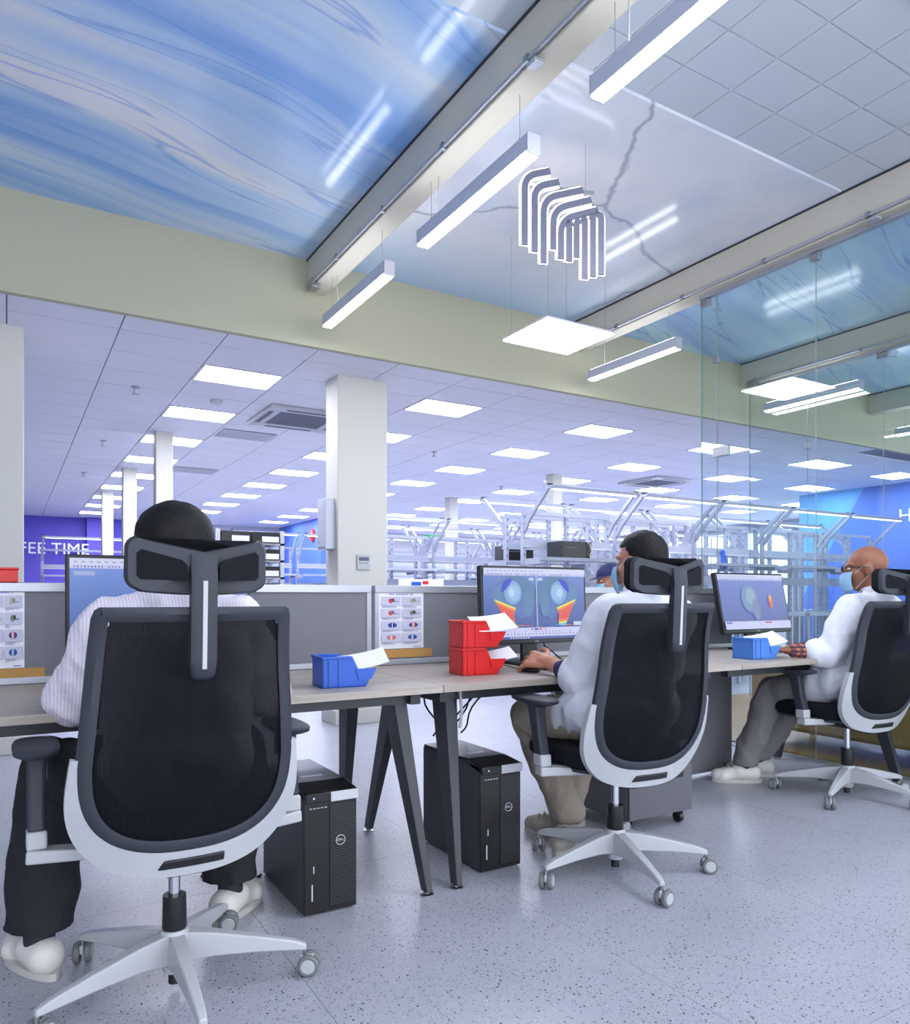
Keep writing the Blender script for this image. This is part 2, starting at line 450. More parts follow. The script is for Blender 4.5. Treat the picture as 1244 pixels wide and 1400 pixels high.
def build_ceilings():
    beams = [1.86, 4.32, 6.62, 8.95, 11.3]
    names = ['blue_ceiling', 'reflected_marble', 'deep_blue_ceiling', 'deep_blue_ceiling', 'blue_ceiling']
    edges = [-4.0] + beams
    for i in range(5):
        x0 = edges[i] + (0.14 if i else 0); x1 = edges[i + 1]
        y0 = 2.67 if i < 2 else -2.0
        c = bx('ceiling', names[i], None, x0, x1, y0, Y_BULK, ZC, ZC + 0.05)
        struct(c, ['glossy ceiling printed with sweeping blue streaks', 'pale glossy ceiling bay painted with the reflection of a grey veined marble wall', 'deep blue glossy ceiling bay behind the glass wall',
                   'blue ceiling bay beyond the third beam', 'blue ceiling bay beyond the fourth beam'][i], 'ceiling')
        if i < 2:                             # grey ceiling tiles in front, each a piece
            b = bx('ceiling', 'grid_white', None, x0, x1, -2.0, 2.655, ZC + 0.008, ZC + 0.05)
            struct(b, ['grey tiled ceiling above the blue print', 'grey tiled ceiling bay around the nearest pendant lamp'][i], 'ceiling')
            tx, ty = ((x1 - x0) / 7 if i else 0.335), 0.25
            me = MB().box(0.004, tx - 0.004, 0.004, ty - 0.004, 0, 0.008).mesh('ceiling_tile')
            ix0 = 0 if i else 8
            for a in range(ix0, 7 if i else int((x1 - x0) / tx)):
                for k in range(0, 12 if i else 6):
                    link('ceiling_tile', me, 'grey_tile', b, (x1 - (a + 1) * tx if i else x1 - (a - 7) * tx, 2.655 - (k + 1) * ty, ZC), smooth=0)
    for i, x in enumerate(beams):
        b = bx('beam', 'beam_paint', None, x, x + 0.14, -2.0, Y_BULK, ZBEAM, ZC + 0.04, bevel=0.006)
        struct(b, ['cream ceiling beam beside the row of three pendant lamps', 'cream ceiling beam above the top rail of the glass wall', 'cream beam seen through the glass wall',
                   'cream beam behind the second glass wall', 'farthest cream ceiling beam'][i], 'beam')
        if i < 4:
            bx('shadow_gap', 'black_metal', b, x - 0.006, x + 0.001, -2.0, Y_BULK, ZC - 0.012, ZC + 0.001)
    bk = bx('wall_bulkhead', 'bulkhead_paint', None, -4, 16, Y_BULK, Y_BULK + 0.05, ZB, ZC + 0.3)
    struct(bk, 'cream bulkhead spanning between the blue ceiling and the white rear ceiling', 'wall')
    # rear ceiling
    cl = bx('ceiling', 'ceiling_gap', None, -4, 16.2, Y_BULK + 0.052, Y_BACK + 0.2, ZB + 0.012, ZB + 0.08)
    struct(cl, 'white suspended tile ceiling of the rear hall', 'ceiling')
    tx, ty = 0.66, 0.49
    gx = lambda i: 1.31 + i * tx
    gy = lambda j: 6.025 + j * ty
    lights = set()
    rows = [0, 3, 6, 9, 12, 15, 18]
    for r in rows:
        for k in range(9): lights.add((r, 3 * k))
    cells = []
    for i in range(-8, 23):
        for j in range(-1, 28):
            if (i, j) in lights: continue
            x, y = gx(i), gy(j)
            fwd = x * .5134 + y * .858; rt = x * .858 - y * .5134
            px = 622 + 1020 * rt / fwd
            vis = -160 < px < 1320
            cells.append((0 if vis else 1, fwd, i, j))
    cells.sort()
    me = MB().box(0.004, tx - 0.004, 0.004, ty - 0.004, 0, 0.012).mesh('ceiling_tile')
    rest = MB()
    cut = MB().box(0.004, tx - 0.004, 0.0, 0.274, 0, 0.012).mesh('ceiling_tile')
    for i in range(-3, 12): link('ceiling_tile', cut, 'ceiling_tile', cl, (gx(i), Y_BULK + 0.054, ZB), smooth=0)
    for n, (v, d, i, j) in enumerate(cells):
        if n < 285: link('ceiling_tile', me, 'ceiling_tile', cl, (gx(i), gy(j), ZB), smooth=0)
        else: rest.box(gx(i) + 0.004, gx(i) + tx - 0.004, gy(j) + 0.004, gy(j) + ty - 0.004, ZB, ZB + 0.012)
    o = rest.build('ceiling_tile_field', 'ceiling_tile', cl, smooth=0); o['kind'] = 'stuff'
    rown = ['above the striped shirt worker', 'just past the square pillar', 'over the middle workbenches', 'behind the glass wall corner', 'fifth from the purple wall', 'sixth from the purple wall', 'nearest the bright windows']
    fm = None
    for a, r in enumerate(rows):
        for k in range(9):
            if fm is None:
                fr = MB()
                for q in ((0, tx, 0, .025), (0, tx, ty - .025, ty), (0, .025, .025, ty - .025), (tx - .025, tx, .025, ty - .025)): fr.box(*q, -0.004, 0.012)
                fm = fr.mesh('frame'); dm = MB().box(.025, tx - .025, .025, ty - .025, 0.0, 0.01).mesh('diffuser')
            t = thing('ceiling_light', f'{ORD[k]} square ceiling light from the bulkhead, row {rown[a]}', 'light', (gx(r), gy(3 * k), ZB), 'recessed square lights of the rear ceiling')
            link('frame', fm, 'white_metal', t, smooth=0); link('diffuser', dm, 'panel_light', t, smooth=0)
    # walls
    wb = bx('wall_back', 'wall_white', None, -4, 18, Y_BACK, Y_BACK + 0.2, 0, ZC); struct(wb, 'white far wall of the rear hall', 'wall')
    wp = bx('wall_purple', 'purple_paint', None, -4, 2.75, Y_BACK - 0.15, Y_BACK - 0.001, 0, ZB); struct(wp, 'purple painted far wall with white lettering', 'wall')
    bx('pilaster', 'purple_paint', wp, 1.55, 1.95, Y_BACK - 0.4, Y_BACK - 0.15, 0, ZB)
    text('wall_lettering', 'COFFEE TIME', 0.365, 'letter_white', wp, (1.60, Y_BACK - 0.43, 2.12), (PI / 2, 0, 0), 0.01, 'RIGHT')
    wbl = bx('wall_blue', 'blue_paint', None, 6.2, 6.4, 16.4, Y_BACK - 0.001, 0, ZB); struct(wbl, 'bright blue side wall beyond the square pillar', 'wall')
    wl = bx('wall_left', 'wall_white', None, -4.2, -4, -3, Y_BACK, 0, ZC + 0.3); struct(wl, 'plain white side wall', 'wall')
    wr = bx('wall_right', 'wall_white', None, 16, 16.2, 5.4, Y_BACK, 0, ZC); struct(wr, 'white side wall with tall bright windows', 'wall')
    for k in range(6):
        y = 8.2 + k * 1.75
        w = struct(thing('window_%d' % (k + 1), f'tall bright window, {ORD[k]} one along the side wall from the blue wall', 'window', (15.97, y, 0.9)))
        bx('pane', 'window_light', w, 0, 0.02, -0.6, 0.6, 0, 1.75)
        for q in ((-0.66, -0.6, -.06, 1.81), (0.6, 0.66, -.06, 1.81), (-0.6, 0.6, 1.75, 1.81), (-0.6, 0.6, -.06, 0), (-0.02, 0.02, 0, 1.75)):
            bx('window_frame', 'white_metal', w, -0.03, 0.02, *q)
    # blue painted block beyond the glass, with diagonal bands of paint built as thin coats
    wk = bx('wall_painted_block', 'cyan_paint', None, 12.3, 12.6, 4.2, 8.4, 0, ZB); struct(wk, 'wall block painted in pale and dark blue diagonals behind the glass', 'wall')
    MB().add([(12.296, 4.2, ZB), (12.296, 7.2, ZB), (12.296, 8.35, 1.0), (12.296, 8.35, 0), (12.296, 4.2, 0), (12.3, 4.2, ZB), (12.3, 7.2, ZB), (12.3, 8.35, 1.0), (12.3, 8.35, 0), (12.3, 4.2, 0)],
             [(0, 1, 2, 3, 4), (9, 8, 7, 6, 5), (0, 5, 6, 1), (1, 6, 7, 2), (2, 7, 8, 3), (3, 8, 9, 4), (4, 9, 5, 0)]).build('dark_blue_coat', 'blue_paint', wk, smooth=0)
    MB().add([(12.292, 4.2, 1.5), (12.292, 7.5, 0.3), (12.292, 7.5, 0), (12.292, 4.2, 0), (12.296, 4.2, 1.5), (12.296, 7.5, 0.3), (12.296, 7.5, 0), (12.296, 4.2, 0)],
             [(0, 1, 2, 3), (7, 6, 5, 4), (0, 4, 5, 1), (1, 5, 6, 2), (2, 6, 7, 3), (3, 7, 4, 0)]).build('purple_coat', 'purple_paint', wk, smooth=0)
    text('wall_letter', 'H', 0.3, 'letter_white', wk, (12.285, 6.53, 2.34), (PI / 2, 0, -PI / 2), 0.008)
build_ceilings()

def build_columns():
    def col(name, x0, x1, y0, y1, label, plinth=0.12):
        t = struct(thing('column', label, 'column', ((x0 + x1) / 2, (y0 + y1) / 2, 0)))
        w, d = (x1 - x0) / 2, (y1 - y0) / 2
        bx('shaft', 'column_paint', t, -w, w, -d, d, 0, ZB + 0.01, bevel=0.008)
        if plinth: bx('plinth', 'column_paint', t, -w - .03, w + .03, -d - .03, d + .03, 0, plinth, bevel=0.005)
        return t
    col('column', -0.40, 0.09, 5.83, 6.28, 'wide cream pillar at the edge of the picture beside the purple wall')
    col('column', 2.32, 2.77, 5.75, 6.02, 'square cream pillar with the thermostat')
    for k, y in enumerate((8.72, 11.45, 14.2)): col('column', 1.39, 1.57, y, y + .18, f'{["nearest","middle","farthest"][k]} slim white column behind the head in the row by the purple wall', 0)
    for k, y in enumerate((8.77, 11.8, 14.8)): col('column', 6.95, 7.13, y, y + .18, f'{["nearest","middle","farthest"][k]} slim white column in the row among the workbenches', 0)
build_columns()

def build_ceiling_fittings():
    def cassette(x, y, label):
        t = thing('air_conditioner', label, 'air conditioner', (x, y, ZB), 'ceiling cassette air conditioners')
        f = MB()
        for q in ((-.42, .42, -.42, -.28), (-.42, .42, .28, .42), (-.42, -.28, -.28, .28), (.28, .42, -.28, .28)): f.box(*q, -0.035, -0.001)
        f.build('cover', 'white_plastic', t, smooth=0, bevel=0.008)
        bx('grille', 'vent_dark', t, -.28, .28, -.28, .28, -0.028, -0.002)
        for q in ((-.25, .25, -.39, -.345), (-.25, .25, .345, .39), (-.39, -.345, -.25, .25), (.345, .39, -.25, .25)):
            bx('air_slot', 'black_plastic', t, *q, -0.037, -0.034)
    cassette(2.55, 7.35, 'square ceiling air conditioner beside the square pillar')
    cassette(8.8, 8.5, 'square ceiling air conditioner above the workbenches near the glass')
    def vent(x, y, label):
        t = thing('ceiling_vent', label, 'vent', (x, y, ZB), 'slotted ceiling vents')
        bx('backing', 'vent_dark', t, -.29, .29, -.22, .22, -0.006, -0.001)
        for k in range(7): bx('slat', 'white_metal', t, -.29, .29, -.215 + k * .062, -.215 + k * .062 + .035, -0.014, -0.006)
    vent(2.30, 8.45, 'slotted ceiling vent between two lights, nearest the pillar'); vent(2.3, 11.2, 'slotted ceiling vent deeper in the hall beside a slim column')
    def sprinkler(x, y, label):
        t = thing('sprinkler', label, 'sprinkler', (x, y, ZB), 'ceiling sprinklers')
        MB().lathe([(0.035, -0.001), (0.035, -0.008), (0.012, -0.012), (0.010, -0.05), (0.006, -0.06)], n=12).build('body', 'steel', t)
        MB().lathe([(0.03, -0.064), (0.03, -0.06)], n=12).build('deflector', 'steel', t)
    for n_, (x, y) in enumerate(((0.95, 7.0), (0.95, 9.6), (0.95, 12.2), (4.6, 8.2), (7.0, 10.2))): sprinkler(x, y, ['ceiling sprinkler nearest the wide cream pillar', 'second ceiling sprinkler toward the purple wall', 'third ceiling sprinkler toward the purple wall', 'ceiling sprinkler right of the square pillar', 'ceiling sprinkler above the far workbenches'][n_])
    t = thing('smoke_detector', 'round white smoke detector between the first two square lights', 'smoke detector', (1.66, 7.1, ZB))
    MB().lathe([(0.06, -0.001), (0.06, -0.015), (0.045, -0.03), (0.0, -0.035)], n=16).build('cover', 'white_plastic', t)
    bx('status_light', 'red_plastic', t, .02, .026, -.03, -.024, -0.034, -0.028)
build_ceiling_fittings()

def build_pendants():
    def pendant(x, y0, y1, label, z=2.965):
        t = thing('pendant_lamp', label, 'pendant lamp', (x, (y0 + y1) / 2, z), 'linear pendant lamps')
        h = (y1 - y0) / 2
        bx('housing', 'white_metal', t, -.033, .033, -h, h, 0.0, .075, bevel=0.003)
        bx('diffuser', 'pendant_light', t, -.030, .030, -h + .006, h - .006, -.012, 0.0)
        bx('added_upper_diffuser', 'added_uplight', t, -.024, .024, -h + .02, h - .02, .075, .079)  # glow added on top of the housing to brighten the ceiling bays
        for s_ in (-1, 1):
            bx('end_cap', 'aluminium', t, -.034, .034, s_ * h - .003, s_ * h + .003, -.012, .076)
            MB().tube([(0, s_ * (h - .1), .075), (0, s_ * (h - .1), ZBEAM - z)], 0.0015, 6).build('suspension_wire', 'steel', t)
            MB().lathe([(.008, .075), (.008, .10), (.003, .11)], (0, s_ * (h - .1), 0), 8).build('wire_grip', 'steel', t)
        MB().tube([(.012, h - .16, .075), (.022, h - .15, .14), (.004, h - .17, .22), (.012, h - .16, ZBEAM - z)], 0.003, 6).build('power_cord', 'grey_cable', t)
    for k, y in enumerate((1.17, 2.57, 3.98)): pendant(1.93, y, y + 1.0, ['nearest pendant tube lamp, cut by the top of the picture', 'pendant tube lamp beside the stand-in for the reflected arch sign', 'pendant tube lamp closest to the cream bulkhead'][k])
    pendant(4.40, 4.02, 5.02, 'pendant tube lamp outside the upper corner of the glass wall')
    pendant(6.70, 3.95, 4.95, 'pendant tube lamp seen through the glass wall')
    pendant(9.03, 3.9, 4.9, 'farthest pendant tube lamp behind two glass walls')
    # conduits with clamps under the beams
    for x, lab in ((1.86, 'thin conduit clipped along the beam over the three pendant lamps'), (4.32, 'thin conduit clipped along the beam over the glass wall'), (6.62, 'thin conduit clipped along the beam behind the glass')):
        t = thing('conduit', lab, 'conduit', (x, 0, ZBEAM))
        MB().tube([(-.012, 0.4, .02), (-.012, Y_BULK - 0.12, .02)], 0.010, 8).build('pipe', 'aluminium', t)
        for y in (1.3, 2.5, 3.2, 3.9, 4.6): bx('clamp', 'steel', t, -.026, .0, y - .012, y + .012, .006, .036)
        bx('junction_box', 'aluminium', t, -.02, .03, 2.44, 2.50, -.02, .0, bevel=0.003)
        bx('end_bracket', 'steel', t, -.035, .03, Y_BULK - .2, Y_BULK - .1, -.03, .03, bevel=0.003)
build_pendants()

def build_front_panels():
    tx, ty = .335, .25
    for k, (x, y, lab) in enumerate(((2.98, 1.405, 'square ceiling light cut by the top of the picture in the grey tiles'), (2.98, -.095, 'square light in the grey tiles behind the camera, middle bay'))):
        t = thing('ceiling_light', lab, 'light', (x, y, ZC), 'square lights in the grey tiled front ceiling')
        bx('frame', 'white_metal', t, -.30, .30, -.25, .25, -.012, -.001); bx('diffuser', 'panel_light', t, -.28, .28, -.23, .23, -.016, -.012)
build_front_panels()

def build_reflected_panel():
    t = thing('reflected_panel_light', 'stand-in for a reflected square ceiling light before the cream bulkhead', 'light', (3.17, 3.95, 2.80))  # reflected ceiling light built as a hung panel, wires added
    bx('frame', 'white_metal', t, -.285, .285, -.245, .245, 0.004, .016, bevel=0.002)
    bx('diffuser', 'panel_light', t, -.28, .28, -.24, .24, -.004, .004)
    for sx in (-.24, .24):
        for sy in (-.2, .2): MB().tube([(sx, sy, .03), (sx, sy, ZC - 2.80)], 0.0012, 6).build('suspension_wire', 'steel', t)
build_reflected_panel()

def build_reflected_sign():
    # outline points of the arch strokes in pixels of the emblem, turned to metres on its own plane
    t = thing('reflected_sign', 'stand-in for a reflected glowing emblem of nested arches', 'sign', (2.52, 3.10, 2.74))  # logo reflected in the glass, built solid; bar and wires added
    ang = math.radians(-18)
    t.rotation_euler = (0, 0, ang)
    k = 3.95 / 1020
    def P(x, y): return ((x - 770) * k * 1.0, (378 - y) * k)
    def arch(pts, w):
        # rounded polyline
        out = []
        for i, p in enumerate(pts):
            if 0 < i < len(pts) - 1:
                a, b, c = Vector(pts[i - 1]), Vector(p), Vector(pts[i + 1])
                r = min(20, (a - b).length * .45, (c - b).length * .45)
                p0 = b + (a - b).normalized() * r; p1 = b + (c - b).normalized() * r
                for q in range(7):
                    u = q / 6; out.append((p0 * (1 - u) ** 2 + b * 2 * u * (1 - u) + p1 * u * u)[:])
            else: out.append(p)
        pt = [Vector(P(*q)) for q in out]
        def side(d):
            res = []
            for i, p in enumerate(pt):
                tg = (pt[min(i + 1, len(pt) - 1)] - pt[max(i - 1, 0)]).normalized()
                res.append(p + Vector((-tg.y, tg.x)) * d)
            return res
        def solid(d, y0, y1, name, m, parent):
            L, R = side(d), side(-d); mb = MB(); rs = []
            for a, b in zip(L, R): rs.append([(a.x, y0, a.y), (b.x, y0, b.y), (b.x, y1, b.y), (a.x, y1, a.y)])
            return mb.rings(rs).build(name, m, parent, smooth=30)
        s_ = solid(w / 2, 0, .012, 'arch_stroke', 'sign_face', t)
        solid(w / 2 + .009, .0125, .022, 'glow_edge', 'reflected_sign_glow', s_)
    W = 9.0 * k
    A = [[(716, 336), (716, 243), (752, 232)], [(730, 344), (730, 256), (765, 245)], [(743, 358), (743, 270), (800, 252)],
         [(757, 338), (757, 283), (812, 264)], [(768, 350), (768, 296), (822, 277)],
         [(780, 352), (780, 300), (785, 298)], [(791, 346), (791, 297), (796, 294)], [(803, 374), (803, 292), (798, 290)], [(815, 370), (815, 288), (810, 286)], [(827, 366), (827, 284), (818, 282)]]
    for a in A: arch(a, W)
    bx('mounting_bar', 'steel', t, -.2, .2, .046, .056, .50, .515)
    for x in (-.15, .15): MB().tube([(x, .05, .5), (x, .05, ZC - 2.74)], 0.0012, 6).build('suspension_wire', 'steel', t)
build_reflected_sign()

def build_glass():
    def wall(name, x, joints, z0, z1, label, fittings):
        t = struct(thing(name, label, 'glass wall', (x, joints[0], 0)))
        y0_ = joints[0]
        for a, b in zip(joints, joints[1:]):
            p = bx('pane', 'clear_glass', t, -.005, .005, b - y0_ + .003, a - y0_ - .003, z0, z1)
            bx('pane_edge', 'glass_edge' if a == y0_ else 'white_plastic', p, -.0053, .0053, a - y0_ - .0030, a - y0_ - (.0 if a == y0_ else .0018), z0, z1)
        bx('top_rail', 'aluminium', t, -.022, .022, joints[-1] - y0_, 0, z1, z1 + .022)
        bx('floor_channel', 'aluminium', t, -.018, .018, joints[-1] - y0_, 0, .0, z0)
        for y, z, w, h in fittings: bx('patch_fitting', 'steel', t, -.02, .02, y - y0_ - w / 2, y - y0_ + w / 2, z - h / 2, z + h / 2, bevel=0.003)
        return t
    wall('glass_wall', 4.40, [3.80, 3.66, 2.89, 1.9, 0.9, -0.2], 0.012, ZBEAM - .022, 'frameless glass wall under the second ceiling beam, with steel patch fittings',
         [(3.76, 3.215, .07, .05), (3.66, 2.77, .05, .05), (3.62, 2.10, .13, .07), (2.89, 3.215, .06, .05)])
    wall('glass_wall', 6.70, [5.15, 4.49, 3.75, 2.9, 1.9, 0.8, -0.4], 0.012, ZBEAM - .022, 'second frameless glass wall seen behind the first, beyond the added ochre slab',
         [(4.49, 3.13, .06, .05), (4.49, 2.53, .06, .05), (3.75, 3.21, .10, .05)])
build_glass()

# ------------------------------------------------------------------ office chairs
def back_y(x, z):
    t = (z - 0.40) / 0.64
    prof = -0.205 - 0.085 * math.sin(min(max(t, 0), 1) * PI * 0.62) - 0.05 * max((t - 0.7) / 0.3, 0) ** 2
    if t < 0.25: prof += 0.02 * (0.25 - t) / 0.25
    return prof + 0.055 * (abs(x) / 0.25) ** 2
def outline(n=96):
    zb, zt, zm = 0.432, 1.035, 0.665
    right = []
    N = n // 2
    for i in range(N + 1):
        u = i / N
        if u < 0.5:
            a = u / 0.5 * PI / 2
            p = 2 / 2.7
            right.append((0.255 * math.sin(a) ** p, zm - (zm - zb) * math.cos(a) ** p))
        elif u < 0.86:
            w = (u - 0.5) / 0.36
            z = zm + (zt - 0.02 - zm) * w
            right.append((0.255 - 0.028 * w, z))
        else:
            w = (u - 0.86) / 0.14
            if w < 0.25: right.append((0.227 - 0.014 * (w / .25), zt - 0.02 + 0.020 * math.sin(w / .25 * PI / 2)))
            else: right.append((0.213 * (1 - (w - .25) / .75), zt))
    left = [(-x, z) for x, z in right[1:-1]][::-1]
    return right + left
def offset(poly, d):
    n = len(poly); res = []
    for i, (x, z) in enumerate(poly):
        a = Vector(poly[i - 1]); b = Vector(poly[(i + 1) % n]); t = (b - a)
        if t.length < 1e-9: res.append((x, z)); continue
        t.normalize(); dd = d(i) if callable(d) else d
        res.append((x + t.y * dd, z - t.x * dd))     # outward for a counter-clockwise outline
    return res

def make_chair():
    root = thing('office_chair', 'x', 'office chair', (0, 0, 0), 'grey and white mesh office chairs')
    # base star
    star = MB().lathe([(.0, .050), (.028, .050), (.036, .075), (.04, .10), (.04, .155), (.036, .165), (.0, .165)], n=20).build('hub', 'white_plastic', root)
    for k in range(5):
        a = -PI / 2 + k * 2 * PI / 5
        M = Matrix.Rotation(a, 4, 'Z')
        sec = [(.02, .052, .075, .158), (.10, .046, .085, .148), (.21, .036, .082, .125), (.315, .028, .074, .100), (.350, .022, .070, .086)]
        rs = [[(r, -w / 2, z0), (r, w / 2, z0), (r, w / 2 * .8, z1), (r, -w / 2 * .8, z1)] for r, w, z0, z1 in sec]
        mb = MB().rings([[tuple(M @ Vector(p)) for p in r] for r in rs])
        mb.build('base_arm', 'white_plastic', root, smooth=30, bevel=0.004)
        ca = thing('caster', '', '', (0, 0, 0)); del ca['label']; del ca['category']; ca.parent = root
        ca.location = M @ Vector((.345, 0, 0)); ca.rotation_euler = (0, 0, (.25, -.5, -.35, 1.3, .8)[k])
        MB().tube([(0, 0, .05), (0, 0, .074)], 0.006, 8).build('pin', 'steel', ca)
        for s_ in (-1, 1):
            MB().lathe([(.0, s_ * .006), (.026, s_ * .006), (.0295, s_ * .010), (.0295, s_ * .020), (.026, s_ * .0245), (.021, s_ * .0245), (.0, s_ * .0245)], (0.012, 0, .0295), 20, 'Y').build('wheel', 'caster_grey', ca)
            MB().lathe([(.020, s_ * .0245), (.018, s_ * .0262), (.0, s_ * .0262)], (0.012, 0, .0295), 18, 'Y').build('wheel_cap', 'caster_hub', ca)
        bx('fork', 'caster_hub', ca, -.014, .026, -.005, .005, .030, .056, bevel=0.003)
    MB().lathe([(.0, .165), (.030, .165), (.032, .17), (.030, .255), (.0, .255)], n=20).build('gas_sleeve', 'black_plastic', root)
    MB().lathe([(.0, .255), (.015, .255), (.015, .375), (.0, .375)], n=16).build('gas_piston', 'chrome', root)
    MB().lathe([(.0, .018), (.016, .018), (.016, .052), (.0, .052)], n=14).build('piston_end', 'black_plastic', root)
    mech = MB().box(-.09, .09, -.12, .12, .372, .415).build('tilt_mechanism', 'black_plastic', root, bevel=0.01)
    MB().tube([(.09, .02, .395), (.17, .03, .392), (.235, .03, .392)], 0.006).build('lever', 'dark_plastic', mech)
    # seat: waterfall cushion
    n = 40; rs = []
    for z, s_ in ((.425, .90), (.435, .97), (.455, 1.0), (.48, .995), (.495, .96), (.502, .88), (.505, .6), (.505, .1)):
        ring = []
        for j in range(n):
            a = 2 * PI * j / n; p = 2 / 4.5
            x = .245 * abs(math.cos(a)) ** p * (1 if math.cos(a) > 0 else -1) * s_
            y = .235 * abs(math.sin(a)) ** p * (1 if math.sin(a) > 0 else -1) * s_ + .085
            ring.append((x, y, z - (0.03 * max(0, y - .22) / .1 if z > .45 else 0)))
        rs.append(ring)
    MB().rings(rs).build('seat', 'dark_fabric', root, smooth=60)
    n = 36
    rs = [[(.235 * s_ * abs(math.cos(a)) ** .45 * (1 if math.cos(a) > 0 else -1), .225 * s_ * abs(math.sin(a)) ** .45 * (1 if math.sin(a) > 0 else -1) + .085, z) for a in [2 * PI * j / n for j in range(n)]] for z, s_ in ((.408, .8), (.414, .98), (.427, 1.0))]
    MB().rings(rs).build('seat_pan', 'dark_plastic', root)
    # backrest
    O = outline(); fw = 0.034
    I = offset(O, -fw); N = len(O)
    mid = offset(O, -fw / 2)
    rs = []
    for dlt, pl, yo in ((0, O, -.006), (0, O, .012), (0, mid, .020), (0, I, .008), (0, I, -.008), (0, mid, -.016)):
        rs.append([(x, back_y(x, z) + yo, z) for x, z in pl])
    rs.append(rs[0])
    mb = MB(); mb.rings(rs, True, False); mb.build('back_frame', 'dark_plastic', root, smooth=50)
    # mesh panel
    half = sorted([(z, x) for x, z in I if x >= 0]); zlo, zhi = half[0][0], half[-1][0]
    def iw(z):
        z = min(z, zhi - .022)
        for (a, xa), (b, xb) in zip(half, half[1:]):
            if a <= z <= b: return max(xa, xb) if b - a < 1e-6 else xa + (xb - xa) * (z - a) / (b - a)
        return half[-1][1]
    mb = MB(); rs = []
    for k in range(49):
        u = k / 48; z = zlo + (zhi - zlo) * (u ** 1.6 * .5 + u * .5) * .998 + .0005
        w_ = max(iw(z), .02) + .009
        rs.append([(w_ * (q / 12 - 1), back_y(w_ * (q / 12 - 1), z) + .002, z) for q in range(25)])
    mb.rings(rs, False, False)
    mb.build('back_mesh', 'mesh_fabric', root, smooth=60)
    # white lower shell
    idx = [i for i, (x, z) in enumerate(O) if z < 0.69]
    ridx = sorted([i for i in idx if O[i][0] >= 0], key=lambda i: O[i][1], reverse=True) ; lidx = sorted([i for i in idx if O[i][0] < 0], key=lambda i: O[i][1])
    order = ridx + lidx
    def wd_(i):
        z = O[i][1]; u = min(1, max(0, (0.69 - z) / 0.235)); return .011 + .052 * u ** 1.5
    OUT = offset(O, wd_); INN = offset(O, -.004)
    rs = []
    for i in order:
        (xo, zo), (xi, zi) = OUT[i], INN[i]
        yo, yi = back_y(xo, zo), back_y(xi, zi)
        rs.append([(xi, yi - .012, zi), (xo, yo - .010, zo), (xo, yo + .014, zo), (xi, yi + .010, zi)])
    sh = MB().rings(rs).build('lower_shell', 'white_plastic', root, smooth=50)
    yb = back_y(0, .40)
    rs = []
    for q in range(13):
        x = -.075 + .16 * q / 12; x2 = -.060 + .145 * q / 12
        rs.append([(x, back_y(x, .392) - .019, .392), (x, back_y(x, .392) + .004, .392), (x2, back_y(x2, .416) + .004, .416), (x2, back_y(x2, .416) - .019, .416)])
    MB().rings(rs).build('grip_slot', 'black_plastic', sh, bevel=0.004)
    bx('back_bracket', 'dark_plastic', root, -.05, .05, -.165, -.08, .356, .385, bevel=0.008)
    # headrest
    hs = MB(); n = 24; ring_out = []
    def hy(x): return -.352 + .058 * abs(x) / .16
    def head_outline(hw, z0, zt_c, zt_e, r=.03, m=10):
        pts = []
        def top(x): return zt_c + (zt_e - zt_c) * abs(x) / hw
        def bot(x): return z0 + .012 * (abs(x) / hw) ** 2
        for i in range(m + 1):
            x = -hw + r + (2 * hw - 2 * r) * i / m; pts.append((x, bot(x)))
        for i in range(1, 5):
            a = -PI / 2 + i * PI / 10; pts.append((hw - r + r * math.cos(a), bot(hw) + r + r * math.sin(a)))
        for i in range(0, 5):
            a = i * PI / 10; pts.append((hw - r + r * math.cos(a), zt_e - r + r * math.sin(a)))
        for i in range(m + 1):
            x = hw - r - (2 * hw - 2 * r) * i / m; pts.append((x, top(x)))
        for i in range(1, 5):
            a = PI / 2 + i * PI / 10; pts.append((-hw + r + r * math.cos(a), zt_e - r + r * math.sin(a)))
        for i in range(0, 5):
            a = PI + i * PI / 10; pts.append((-hw + r + r * math.cos(a), bot(hw) + r + r * math.sin(a)))
        return pts
    HO = head_outline(.162, 1.062, 1.162, 1.198)
    HI = [(x * .96, (z - 1.12) * .93 + 1.12) for x, z in HO]
    mb = MB(); mb.rings([[(x, hy(x) + .012, z) for x, z in HI], [(x, hy(x) - .002, z) for x, z in HO], [(x, hy(x) - .012, z) for x, z in HI]], True, True)
    mb.build('headrest_shell', 'dark_plastic', root, smooth=50)
    PO = head_outline(.158, 1.066, 1.190, 1.196)
    mb = MB(); mb.rings([[(x, hy(x) + .010, z) for x, z in PO], [(x, -.285 + .03 * (abs(x) / .16) ** 2, z) for x, z in PO], [(x * .93, -.272 + .03 * (abs(x) / .16) ** 2, (z - 1.13) * .88 + 1.13) for x, z in PO]], True, True)
    mb.build('headrest_pad', 'dark_fabric', root, smooth=50)
    for s_ in (-1, 1):
        pts = [(.036, 1.095), (.13, 1.098), (.138, 1.106), (.138, 1.158), (.128, 1.166), (.046, 1.142), (.036, 1.13)]
        pts = [(x * s_, z) for x, z in pts]
        MB().rings([[(x, hy(x) - .0135, z) for x, z in pts], [(x, hy(x) - .004, z) for x, z in pts]]).build('headrest_inset', 'dark_fabric', root, smooth=30)
    st = []
    for y0, y1, z in ((-.350, -.330, .868), (-.358, -.325, .878), (-.362, -.325, .91), (-.368, -.335, 1.02), (-.372, -.345, 1.10), (-.366, -.345, 1.155)):
        w = .029 if z > .88 else (.018 if z < .87 else .026)
        st.append([(-w, y1, z), (-w, y0 + .006, z), (-w * .6, y0, z), (w * .6, y0, z), (w, y0 + .006, z), (w, y1, z)])
